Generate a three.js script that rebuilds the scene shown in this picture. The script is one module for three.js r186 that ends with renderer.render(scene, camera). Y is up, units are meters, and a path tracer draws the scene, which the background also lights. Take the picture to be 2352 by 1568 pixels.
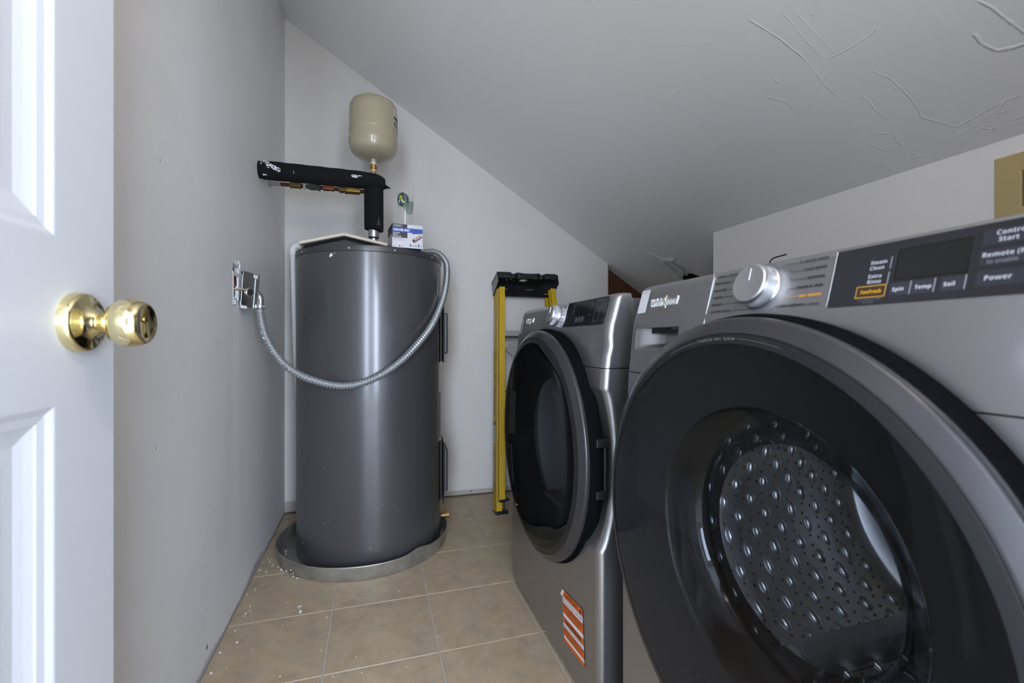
import * as THREE from 'three';
import { RoundedBoxGeometry } from 'three/addons/geometries/RoundedBoxGeometry.js';
import { TextGeometry } from 'three/addons/geometries/TextGeometry.js';
import { FontLoader } from 'three/addons/loaders/FontLoader.js';
import { ImprovedNoise } from 'three/addons/math/ImprovedNoise.js';
import { mergeGeometries } from 'three/addons/utils/BufferGeometryUtils.js';
import { RectAreaLightUniformsLib } from 'three/addons/lights/RectAreaLightUniformsLib.js';

// ---------------------------------------------------------------- camera, sky, lights, exposure
// Room axes used below: X to the right along the back wall, H up, D into the room (world z = -D).
const W = (X, H, D) => new THREE.Vector3(X, H, -D);
const scene = new THREE.Scene();
scene.background = new THREE.Color(0.75, 0.86, 1.0);
scene.environment = null;
const CAM_H = 0.885, YAW = 0.2974;
const camera = new THREE.PerspectiveCamera(2 * Math.atan(784 / 1045.2) * 180 / Math.PI, 2352 / 1568, 0.02, 60);
camera.position.set(0, CAM_H, 0);
camera.lookAt(Math.sin(YAW), CAM_H, -Math.cos(YAW));
camera.focus = 1.75;
camera.userData.fStop = 5;
const renderer = new THREE.WebGLRenderer({ antialias: true });
renderer.toneMapping = THREE.LinearToneMapping;
renderer.toneMappingExposure = 0.62;
renderer.shadowMap.enabled = true;
RectAreaLightUniformsLib.init();
// unseen window light from behind the camera, placed to light walls and heater
const WIN = { X0: -1.1, X1: 1.02, H0: 0.28, H1: 2.12, D: -2.6 };
function area(color, intensity, w, h, at, to) {
  const l = new THREE.RectAreaLight(color, intensity, w, h);
  l.position.copy(at); l.lookAt(to); scene.add(l); return l;
}
for (const [x, w, k] of [[-0.72, 0.7, 46], [0.66, 0.66, 60]]) area(new THREE.Color(0.70, 0.815, 1.0), k, w, 1.8, W(x, 1.2, -2.56), W(x, 1.2, 0));
const UNSEEN_LAMP = { X: 0.22, D: 0.04, drop: 0.38, I: 1.25, color: new THREE.Color(1.0, 0.92, 0.84) };  // lamp out of view, placed to light the ceiling and left wall

// ---------------------------------------------------------------- helpers
let seed = 12345;
const rnd = () => { seed = (seed * 1664525 + 1013904223) >>> 0; return seed / 4294967296; };
const noise3 = new ImprovedNoise();
const fbm = (x, y, z = 0.5, o = 4) => { let s = 0, a = 0.5, f = 1; for (let i = 0; i < o; i++) { s += a * noise3.noise(x * f, y * f, z + i * 7.3); f *= 2; a *= 0.5; } return s; };
const lerp = (a, b, t) => a + (b - a) * t, clamp = (x, a = 0, b = 1) => Math.min(b, Math.max(a, x));
const smooth = (x, a, b) => { const t = clamp((x - a) / (b - a)); return t * t * (3 - 2 * t); };
const C = (r, g, b) => new THREE.Color(r, g, b);
const std = (color, roughness, metalness = 0, more = {}) => new THREE.MeshStandardMaterial({ color, roughness, metalness, ...more });
const phys = (color, roughness, metalness = 0, more = {}) => new THREE.MeshPhysicalMaterial({ color, roughness, metalness, ...more });
const counts = {};
const numbered = (n) => { counts[n] = (counts[n] ?? -1) + 1; return counts[n] ? n + '_' + String(counts[n]).padStart(3, '0') : n; };
function tag(o, label, category, group) { o.userData.label = label; o.userData.category = category; if (group) o.userData.group = group; return o; }
function thing(name, label, category, at = new THREE.Vector3(), turn = 0, group) {
  const o = new THREE.Group(); o.name = numbered(name); o.position.copy(at); o.rotation.y = turn; scene.add(o);
  return tag(o, label, category, group);
}
function part(name, geometry, material, parent, label) {
  const m = new THREE.Mesh(geometry, material); m.name = name; parent.add(m);
  if (label) m.userData.label = label;
  return m;
}
function struct(name, geometry, material) {
  const m = geometry ? new THREE.Mesh(geometry, material) : new THREE.Group();
  m.name = name; m.userData.kind = 'structure'; scene.add(m); return m;
}
const parts = (name, list, material, parent, label) => list.map((g) => part(name, g, material, parent, label));
const stuff = (m) => { m.userData.kind = 'stuff'; return m; };
const box = (w, h, d, x = 0, y = 0, z = 0) => new THREE.BoxGeometry(w, h, d).translate(x, y, z);
const rbox = (w, h, d, r, x = 0, y = 0, z = 0, s = 2) => new RoundedBoxGeometry(w, h, d, s, r).translate(x, y, z);
const boxXHD = (X0, X1, H0, H1, D0, D1) => box(X1 - X0, H1 - H0, D1 - D0, (X0 + X1) / 2, (H0 + H1) / 2, -(D0 + D1) / 2);
const lathe = (pts, seg = 48) => new THREE.LatheGeometry(pts.map((p) => new THREE.Vector2(p[0], p[1])), seg);
const latheZ = (pts, seg = 96) => lathe(pts, seg).rotateX(Math.PI / 2).scale(1, 1, 1);   // profile (radius, z), axis along +z
const joined = (list) => mergeGeometries(list.map((g) => (g.index ? g.toNonIndexed() : g)));
const cyl = (r0, r1, h, seg = 24) => new THREE.CylinderGeometry(r1, r0, h, seg).translate(0, h / 2, 0);
const tube = (pts, r, seg = 64, rad = 10) => new THREE.TubeGeometry(new THREE.CatmullRomCurve3(pts, false, 'centripetal'), seg, r, rad);
function grid(nx, ny, f) {
  const p = [], uv = [], idx = [];
  for (let j = 0; j <= ny; j++) for (let i = 0; i <= nx; i++) { const v = f(i / nx, j / ny); p.push(v[0], v[1], v[2]); uv.push(i / nx, j / ny); }
  for (let j = 0; j < ny; j++) for (let i = 0; i < nx; i++) { const a = j * (nx + 1) + i, b = a + 1, c = a + nx + 1, d = c + 1; idx.push(a, b, d, a, d, c); }
  const g = new THREE.BufferGeometry();
  g.setAttribute('position', new THREE.Float32BufferAttribute(p, 3)); g.setAttribute('uv', new THREE.Float32BufferAttribute(uv, 2)); g.setIndex(idx); g.computeVertexNormals();
  return g;
}
function canvasTex(w, h, draw, srgb = true) {
  const c = document.createElement('canvas'); c.width = w; c.height = h; const g = c.getContext('2d'); draw(g, w, h);
  const t = new THREE.CanvasTexture(c); if (srgb) t.colorSpace = THREE.SRGBColorSpace; t.magFilter = THREE.LinearFilter; return t;
}
function dataTex(w, h, f, srgb = true) {   // f(u, v) -> [r, g, b] 0..255
  const d = new Uint8Array(w * h * 4);
  for (let y = 0; y < h; y++) for (let x = 0; x < w; x++) { const c = f(x / w, y / h), o = (y * w + x) * 4; d[o] = c[0]; d[o + 1] = c[1]; d[o + 2] = c[2]; d[o + 3] = 255; }
  const t = new THREE.DataTexture(d, w, h); t.magFilter = THREE.LinearFilter; t.wrapS = t.wrapT = THREE.RepeatWrapping; if (srgb) t.colorSpace = THREE.SRGBColorSpace; t.needsUpdate = true; return t;
}
const text = (g, s, x, y, size, color, { bold = false, align = 'left', font = 'sans-serif', stretch = 0 } = {}) => {
  g.font = (bold ? 'bold ' : '') + size + 'px ' + font; g.fillStyle = color; g.textAlign = align; g.textBaseline = 'alphabetic';
  if (stretch) { const k = stretch / g.measureText(s).width; g.save(); g.translate(x, y); g.scale(k, 1); g.fillText(s, 0, 0); g.restore(); } else g.fillText(s, x, y);
};

// ---------------------------------------------------------------- room dimensions
const XL = -0.43, DB = 2.575, XK = 1.44, DKNEE = 1.662, DF = -0.06;
const hc = (X) => 2.2717 - 0.6294 * X;             // height of the sloping ceiling

// paint with fine roller texture; bump in metres
const rollerBump = dataTex(256, 256, (u, v) => { const n = 128 + 90 * (rnd() - 0.5) + 60 * Math.sin(0); return [n, n, n]; }, false);
const wallPaint = C(0.78, 0.77, 0.765);
// left wall: map in metres, u = D from -0.3 to 2.8, v = H from 0 to 2.6
const LW = { u0: -0.3, u1: 2.8, v1: 2.6 };
const leftBump = canvasTex(1550, 1300, (g, w, h) => {
  const px = (D) => (D - LW.u0) / (LW.u1 - LW.u0) * w, py = (H) => h - H / LW.v1 * h;
  g.fillStyle = '#606060'; g.fillRect(0, 0, w, h);
  // taped drywall joint: a low broad hump with feathered edges, and a second one by the corner
  for (const [D, half, up] of [[1.665, 0.07, 46], [2.5, 0.1, 26]]) {
    const gr = g.createLinearGradient(px(D - half), 0, px(D + half), 0);
    gr.addColorStop(0, 'rgba(255,255,255,0)'); gr.addColorStop(0.45, `rgba(255,255,255,${up / 100})`); gr.addColorStop(0.6, `rgba(255,255,255,${up / 100})`); gr.addColorStop(1, 'rgba(255,255,255,0)');
    g.fillStyle = gr; g.fillRect(px(D - half), 0, px(D + half) - px(D - half), h);
  }
  for (let i = 0; i < 60; i++) { g.fillStyle = `rgba(255,255,255,${0.02 + rnd() * 0.04})`; g.beginPath(); g.ellipse(rnd() * w, rnd() * h, 20 + rnd() * 80, 30 + rnd() * 90, 0, 0, 7); g.fill(); }
  for (let i = 0; i < 26; i++) { g.fillStyle = '#fff'; g.beginPath(); g.arc(px(0.9 + rnd() * 1.6), py(0.05 + rnd() * 1.4), 0.7 + rnd() * 1.4, 0, 7); g.fill(); }
}, false);
const leftMap = canvasTex(1550, 1300, (g, w, h) => {
  const px = (D) => (D - LW.u0) / (LW.u1 - LW.u0) * w, py = (H) => h - H / LW.v1 * h;
  g.fillStyle = '#fff'; g.fillRect(0, 0, w, h);
  for (let i = 0; i < 300; i++) { const v = 235 + rnd() * 20 | 0; g.fillStyle = `rgba(${v},${v},${v},0.10)`; g.beginPath(); g.ellipse(rnd() * w, rnd() * h, 30 + rnd() * 60, 30 + rnd() * 60, 0, 0, 7); g.fill(); }
  // unpainted, scuffed grey strip along the floor with a ragged upper edge
  g.fillStyle = 'rgba(196,194,198,0.7)'; g.beginPath(); g.moveTo(0, h);
  for (let D = LW.u0; D <= LW.u1; D += 0.012) { const e = 0.004 + 0.022 * Math.abs(fbm(D * 2.2, 3.1)) * 2 + 0.03 * Math.exp(-Math.pow((D - 1.98) / 0.12, 2)) + 0.006 * rnd(); g.lineTo(px(D), py(e)); }
  g.lineTo(w, h); g.fill();
  g.fillStyle = 'rgba(150,148,152,0.5)'; g.beginPath(); g.moveTo(0, h);
  for (let D = LW.u0; D <= LW.u1; D += 0.02) g.lineTo(px(D), py(0.008 + 0.012 * Math.abs(fbm(D * 5, 8.1)) + 0.02 * Math.exp(-Math.pow((D - 1.95) / 0.08, 2))));
  g.lineTo(w, h); g.fill();
  for (let i = 0; i < 14; i++) { g.fillStyle = 'rgba(255,255,255,0.9)'; g.fillRect(px(1.2 + rnd() * 1.3), py(0.01 + rnd() * 0.06), 2 + rnd() * 4, 3 + rnd() * 8); }
  g.fillStyle = 'rgba(70,70,72,0.9)'; g.beginPath(); g.arc(px(1.425), py(0.055), 3, 0, 7); g.fill();
});
for (const t of [leftBump, leftMap]) { t.wrapS = t.wrapT = THREE.ClampToEdgeWrapping; t.repeat.set(1 / (LW.u1 - LW.u0), 1 / LW.v1); t.offset.set(-LW.u0 / (LW.u1 - LW.u0), 0); }
const M = {
  leftWall: std(wallPaint, 0.62, 0, { map: leftMap, bumpMap: leftBump, bumpScale: 0.003 }),
  wall: std(wallPaint, 0.65, 0),
  hallWall: std(C(0.85, 0.85, 0.85), 0.8),
  hallFloor: std(C(0.6, 0.56, 0.5), 0.6),  // unseen room surfaces, kept pale to bounce light through the doorway
  whiteTrim: std(C(0.78, 0.78, 0.79), 0.4),
  dark: std(C(0.012, 0.012, 0.013), 0.7),
  black: std(C(0.01, 0.01, 0.011), 0.45),
  steel: std(C(0.55, 0.55, 0.56), 0.3, 1),
  zinc: std(C(0.5, 0.52, 0.53), 0.33, 1),
  brass: std(C(0.62, 0.44, 0.17), 0.28, 1),
  oldBrass: std(C(0.24, 0.165, 0.065), 0.45, 0.9),
  copperRed: std(C(0.36, 0.13, 0.07), 0.35, 0.9),
  brownPipe: std(C(0.10, 0.055, 0.035), 0.5, 0.6),
  whitePlastic: std(C(0.72, 0.72, 0.71), 0.4),
  speck: std(C(0.8, 0.8, 0.8), 0.8),
};

// ---------------------------------------------------------------- floor: one mesh per tile on a grout bed
{
  const floor = struct('floor', boxXHD(-0.53, 2.05, -0.12, -0.0022, -0.16, 2.7), std(C(0.50, 0.445, 0.38), 0.9));
  const P = 0.3089, X0 = -0.1269, D0 = 1.2985, S = P - 0.0055;
  const mats = [];
  for (let k = 0; k < 5; k++) {
    const map = dataTex(256, 256, (u, v) => {
      const a = fbm(u * 3 + k * 9, v * 3, k), b = fbm(u * 9, v * 9 + k * 5, 3), c2 = fbm(u * 40, v * 40, k + 4, 2), n = 1 + 0.13 * a + 0.10 * b + 0.07 * c2 + 0.03 * (rnd() - 0.5), t = fbm(u * 4 + 3, v * 4 + k * 3, 9);
      return [clamp(182 * n + 6 * t, 0, 255), clamp(164 * n, 0, 255), clamp(138 * n - 9 * t, 0, 255)];
    });
    const bump = dataTex(256, 256, (u, v) => { const n = 128 + 90 * fbm(u * 14, v * 14, k + 20, 5); return [n, n, n]; }, false);
    mats.push(std(C(1, 1, 1), 0.42, 0, { map, bumpMap: bump, bumpScale: 0.0006 }));
  }
  const g = new RoundedBoxGeometry(S, 0.012, S, 1, 0.0016);
  for (let i = -1; i < 5; i++) for (let j = -4; j < 5; j++) {
    let xa = X0 + i * P + 0.00275, xb = xa + S, da = D0 + j * P + 0.00275, db = da + S;
    xa = Math.max(xa, XL); xb = Math.min(xb, XK); da = Math.max(da, -0.06); db = Math.min(db, DB);
    if (xb - xa < 0.01 || db - da < 0.01) continue;
    const t = part(numbered('tile'), g, mats[Math.floor(rnd() * 5)], floor);
    t.scale.set((xb - xa) / S, 1, (db - da) / S);
    t.position.set((xa + xb) / 2, -0.006 + (rnd() - 0.5) * 0.0006, -(da + db) / 2);
    t.rotation.y = Math.abs(xb - xa - S) < 1e-4 && Math.abs(db - da - S) < 1e-4 ? Math.floor(rnd() * 4) * Math.PI / 2 : 0;
  }
}
// ---------------------------------------------------------------- walls
function plateInX(shape, x, thick, mat, name) {   // a shape drawn in (D, H), its face at X = x, body towards -X
  const g = new THREE.ExtrudeGeometry(shape, { depth: thick, bevelEnabled: false, curveSegments: 8 });
  const p = g.attributes.position;
  for (let i = 0; i < p.count; i++) { const D = p.getX(i), H = p.getY(i), k = p.getZ(i); p.setXYZ(i, x - k, H, -D); }
  g.computeVertexNormals(); return struct(name, g, mat);
}
{
  const s = new THREE.Shape([[-0.16, 0], [2.675, 0], [2.675, 2.55], [-0.16, 2.55]].map((p) => new THREE.Vector2(...p)));
  // the hole roughly cut for the electrical box, with a torn gap above it
  s.holes.push(new THREE.Path([[1.664, 1.002], [1.727, 1.001], [1.729, 1.02], [1.733, 1.045], [1.733, 1.108], [1.735, 1.113], [1.742, 1.118], [1.728, 1.131], [1.705, 1.134], [1.684, 1.138], [1.663, 1.139], [1.665, 1.113], [1.663, 1.06]].map((p) => new THREE.Vector2(...p))));
  const wl = plateInX(s, XL, 0.014, M.leftWall, 'wall_left');
  const s2 = new THREE.Shape([[-0.16, 0], [2.675, 0], [2.675, 2.55], [-0.16, 2.55]].map((p) => new THREE.Vector2(...p)));
  s2.holes.push(new THREE.Path([[1.57, 0.92], [1.57, 1.21], [1.84, 1.21], [1.84, 0.92]].map((p) => new THREE.Vector2(...p))));
  const cavityLayer = plateInX(s2, XL - 0.014, 0.086, std(C(0.05, 0.04, 0.03), 0.9), 'dark_cavity_layer'); delete cavityLayer.userData.kind; wl.add(cavityLayer);  // dark layer around the hole, shade of the wall cavity put into its colour
  const shard = (D, H, a, b, t) => new THREE.IcosahedronGeometry(1, 0).scale(0.0022, b, a).rotateX(t).rotateY(0.3).translate(XL + 0.0015, H, -D);
  parts('torn_paper', [shard(1.712, 1.143, 0.017, 0.004, 0.2), shard(1.737, 1.139, 0.0045, 0.011, 0.25), shard(1.737, 1.129, 0.006, 0.0035, -0.5), shard(1.694, 1.146, 0.009, 0.003, -0.3), shard(1.725, 1.149, 0.003, 0.006, 0.5)], M.speck, wl, 'torn white drywall paper above the box hole');
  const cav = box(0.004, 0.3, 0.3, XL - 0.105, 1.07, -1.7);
  part('dark_cavity_backing', cav, M.dark, wl);  // dark sheet behind the hole, coloured as cavity shade
}
const backMap = canvasTex(1000, 1275, (g, w, h) => {
  const px = (X) => (X + 0.5) / 2 * w, py = (H) => h - H / 2.55 * h;
  g.fillStyle = '#fff'; g.fillRect(0, 0, w, h);
  g.fillStyle = 'rgba(196,190,184,0.8)'; g.beginPath(); g.moveTo(0, h);
  for (let X = -0.5; X <= 1.5; X += 0.015) g.lineTo(px(X), py(X > -0.26 && X < 0.3 ? 0.03 : 0.035 + 0.015 * fbm(X * 3, 1.7) + (X < -0.36 ? 0.03 : 0)));
  g.lineTo(w, h); g.fill();
  g.fillStyle = 'rgba(160,154,150,0.7)'; g.fillRect(px(-0.375), py(0.075), px(-0.3) - px(-0.375), py(0.01) - py(0.075));
  g.fillStyle = '#444'; g.beginPath(); g.arc(px(0.545), py(0.024), 2.2, 0, 7); g.fill();
  g.beginPath(); g.arc(px(1.385), py(1.29), 1.5, 0, 7); g.fill();
  for (let i = 0; i < 200; i++) { const v = 238 + rnd() * 17 | 0; g.fillStyle = `rgba(${v},${v},${v},0.10)`; g.beginPath(); g.ellipse(rnd() * w, rnd() * h, 30 + rnd() * 60, 30 + rnd() * 60, 0, 0, 7); g.fill(); }
});
backMap.wrapS = backMap.wrapT = THREE.ClampToEdgeWrapping; backMap.repeat.set(1 / 2, 1 / 2.55); backMap.offset.set(0.25, 0);
{
  // back wall follows the roof slope and stops at X = 1.423; 6 mm gap to the floor, as in the photo
  const pts = [[XL - 0.02, 0.007]];
  for (let X = XL; X < 1.42; X += 0.06) pts.push([X, 0.006 + 0.004 * rnd()]);
  pts.push([1.423, 0.007], [1.423, hc(1.423) + 0.03], [XL - 0.02, hc(XL - 0.02) + 0.03]);
  const g = new THREE.ExtrudeGeometry(new THREE.Shape(pts.map((p) => new THREE.Vector2(...p))), { depth: 0.016, bevelEnabled: false });
  const p = g.attributes.position; for (let i = 0; i < p.count; i++) p.setZ(i, -DB - p.getZ(i));
  g.computeVertexNormals();
  struct('wall_back', g, std(C(0.73, 0.705, 0.675), 0.65, 0, { map: backMap }));
  const sh = struct('wall_sheathing');
  const wood = dataTex(128, 512, (u, v) => { const n = 0.75 + 0.5 * fbm(u * 16, v * 1.6, 2) + 0.25 * fbm(u * 50, v * 4, 5); return [clamp(112 * n, 0, 255), clamp(62 * n, 0, 255), clamp(29 * n, 0, 255)]; });
  const wm = std(C(1, 1, 1), 0.65, 0, { map: wood });
  part('backing', boxXHD(-0.55, 2.05, -0.1, 2.75, 2.66, 2.72), M.dark, sh);  // dark sheet that closes the cavity behind the planks
  for (let i = 0; i < 4; i++) part(numbered('plank'), rbox(0.098, 1.5, 0.02, 0.003, 1.4 + i * 0.1, 0.75, -2.645 + 0.003 * rnd()), wm, sh);
  part('plank_edge', boxXHD(1.4235, 1.434, 0.0, 1.366, 2.585, 2.635), std(C(0.30, 0.19, 0.10), 0.8), sh);
}
{
  // knee wall under the slope, ending short of the back wall
  const g = new THREE.ExtrudeGeometry(new THREE.Shape([[XK, 0], [XK + 0.1, 0], [XK + 0.1, hc(XK + 0.1)], [XK, hc(XK) + 0.002]].map((p) => new THREE.Vector2(...p))), { depth: DKNEE + 0.16, bevelEnabled: false }).translate(0, 0, -DKNEE);
  struct('wall_right', g, M.wall);
  struct('unseen_eave_wall', boxXHD(1.95, 2.05, -0.1, 1.3, -0.16, 2.72), std(C(0.12, 0.10, 0.08), 0.9));  // eave wall out of view, dark, shuts light out of the cavity
  // wall with the doorway the picture was taken from
  const s = new THREE.Shape([[-0.53, 0], [-0.37, 0], [-0.37, 2.04], [0.37, 2.04], [0.37, 0], [XK + 0.1, 0], [XK + 0.1, hc(XK + 0.1)], [XL - 0.1, 2.6]].map((p) => new THREE.Vector2(...p)));
  struct('wall_front', new THREE.ExtrudeGeometry(s, { depth: 0.1, bevelEnabled: false }).translate(0, 0, -DF), M.wall);
}
// ---------------------------------------------------------------- sloping plaster ceiling with trowel marks
const CE = { u0: -0.6, v0: -0.3, S: 3.1 };
const strokes = [[3,1,0.911,0.924,0.961,0.91,0.989,0.902,1.016,0.899,1.044,0.894],[2,0.5,1.044,0.894,1.084,0.894,1.13,0.901,1.191,0.897],[2,0.35,0.954,0.836,1.036,0.835,1.081,0.834],[2,0.4,0.949,0.857,1.019,0.862,1.078,0.86],[2,0.6,1.084,0.856,1.09,0.806,1.089,0.755,1.083,0.74],[2,0.6,1.111,0.877,1.12,0.893,1.137,0.929],
  [2,0.9,1.053,0.986,1.07,0.985],[2,0.9,1.087,1.038,1.11,1.018,1.127,1.005,1.15,1.01],[2,0.8,1.16,0.8,1.194,0.783,1.242,0.779,1.285,0.78,1.313,0.789,1.337,0.77,1.369,0.747],[2,0.9,1.369,0.747,1.363,0.718,1.357,0.689,1.35,0.657,1.351,0.621],[2,0.6,1.376,0.756,1.392,0.755,1.381,0.712,1.369,0.686],[4,1,1.139,0.587,1.163,0.578,1.191,0.573,1.232,0.564],
  [5,1,1.193,0.621,1.215,0.621,1.242,0.61,1.25,0.591,1.253,0.574],[2,0.9,1.331,0.924,1.367,0.901],[2,0.9,1.399,0.937,1.427,0.928],[2,0.7,1.425,0.976,1.424,0.955],[2,0.7,1.393,1.064,1.427,1.045],[2,0.6,1.308,0.894,1.324,0.861,1.346,0.866,1.394,0.86],[2,0.7,1.411,0.871,1.409,0.854,1.415,0.841],[2,0.5,1.423,0.893,1.433,0.861],
  [2,0.7,1.382,1.282,1.398,1.279],[2,0.5,1.275,1.486,1.303,1.421],[2,0.5,1.054,1.277,1.083,1.272],[2,0.4,0.932,1.288,0.931,1.207,0.955,1.194],[2,0.5,0.932,1.314,0.978,1.309],[2,0.5,1.001,1.45,1.033,1.448,1.037,1.42],[2,0.35,0.804,1.107,0.84,1.117,0.877,1.076,0.894,1.039],[2,0.7,1.196,0.857,1.221,0.85,1.244,0.854,1.273,0.85],
  [2,0.7,1.393,0.71,1.405,0.701,1.403,0.692],[2,0.7,1.398,0.669,1.399,0.64],[2,0.6,1.373,0.671,1.373,0.656],[3,0.9,1.357,0.659,1.351,0.647],[2,0.8,1.174,1.123,1.181,1.119],[2,1,1.203,1.201,1.205,1.196],[2,0.35,-0.124,2.104,-0.027,2.043,0.058,2.012,0.127,2.0],[2,0.8,0.201,2.001,0.227,2.008,0.271,2.001],[2,0.7,0.335,2.137,0.353,2.136],
  [2,0.7,0.361,2.186,0.369,2.161],[2,0.5,0.389,2.063,0.439,2.028],[3,1,0.25,2.211,0.26,2.205],[2,0.3,0.095,2.119,0.126,2.077,0.148,2.072],[2,0.9,1.389,1.737,1.424,1.745,1.473,1.754],[2,0.6,1.4,2.375,1.422,2.367,1.441,2.341],[2,0.5,1.455,2.357,1.474,2.327,1.49,2.292],[2,0.5,1.537,2.203,1.562,2.209,1.588,2.224],[2,0.4,1.303,2.169,1.323,2.121,1.341,2.084],
  [2,0.3,1.313,2.34,1.331,2.428],[3,1,1.619,2.453,1.625,2.449],[3,1,1.618,2.294,1.626,2.293],[3,1,1.63,2.283,1.63,2.261],[3,0.8,1.283,2.189,1.288,2.19],[2,0.8,1.419,2.108,1.433,2.06],[2,0.6,1.43,2.124,1.445,2.063,1.466,2.028]];
const ceilBump = canvasTex(2048, 2048, (g, w, h) => {
  const px = (X) => (X - CE.u0) / CE.S * w, py = (D) => h - (D - CE.v0) / CE.S * h;
  g.fillStyle = '#585858'; g.fillRect(0, 0, w, h);
  for (let i = 0; i < 120; i++) { const x = rnd() * w, y = rnd() * h, r = 40 + rnd() * 130, gr = g.createRadialGradient(x, y, 0, x, y, r), up = rnd() < 0.5 ? 255 : 0; gr.addColorStop(0, `rgba(${up},${up},${up},0.07)`); gr.addColorStop(1, `rgba(${up},${up},${up},0)`); g.fillStyle = gr; g.fillRect(x - r, y - r, 2 * r, 2 * r); }
  g.lineCap = g.lineJoin = 'round';
  const line = (pts, wd, a) => { g.strokeStyle = `rgba(255,255,255,${a})`; g.lineWidth = wd; g.beginPath(); pts.forEach((p, i) => (i ? g.lineTo(px(p[0]), py(p[1])) : g.moveTo(px(p[0]), py(p[1])))); g.stroke(); };
  for (const s of strokes) { const pts = []; for (let i = 2; i < s.length; i += 2) pts.push([s[i], s[i + 1]]); for (let i = 0; i < pts.length - 1; i++) for (let q = 0; q < 10; q++) { const A = pts[i], B = pts[i + 1], a0 = [lerp(A[0], B[0], q / 10), lerp(A[1], B[1], q / 10)], a1 = [lerp(A[0], B[0], (q + 1.1) / 10), lerp(A[1], B[1], (q + 1.1) / 10)], k = Math.min(1, 0.15 + 1.1 * rnd()); line([a0, a1], s[0] * (0.4 + 0.5 * rnd()), s[1] * 0.8 * k); } }
  for (let i = 0; i < 240; i++) {   // faint trowel arcs everywhere
    const X = -0.4 + rnd() * 2.1, D = rnd() * 2.6, a = rnd() * 6.28, L = 0.03 + rnd() * 0.12, b = (rnd() - 0.5) * 0.05;
    line([[X, D], [X + Math.cos(a) * L / 2 - Math.sin(a) * b, D + Math.sin(a) * L / 2 + Math.cos(a) * b], [X + Math.cos(a) * L, D + Math.sin(a) * L]], 1.2, 0.06 + rnd() * 0.12);
  }
  for (let i = 0; i < 70; i++) { g.fillStyle = `rgba(255,255,255,${0.3 + rnd() * 0.5})`; g.beginPath(); g.arc(px(-0.4 + rnd() * 2.1), py(rnd() * 2.6), 0.8 + rnd() * 1.2, 0, 7); g.fill(); }
}, false);
ceilBump.repeat.set(1 / CE.S, 1 / CE.S); ceilBump.offset.set(-CE.u0 / CE.S, -CE.v0 / CE.S);
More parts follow.
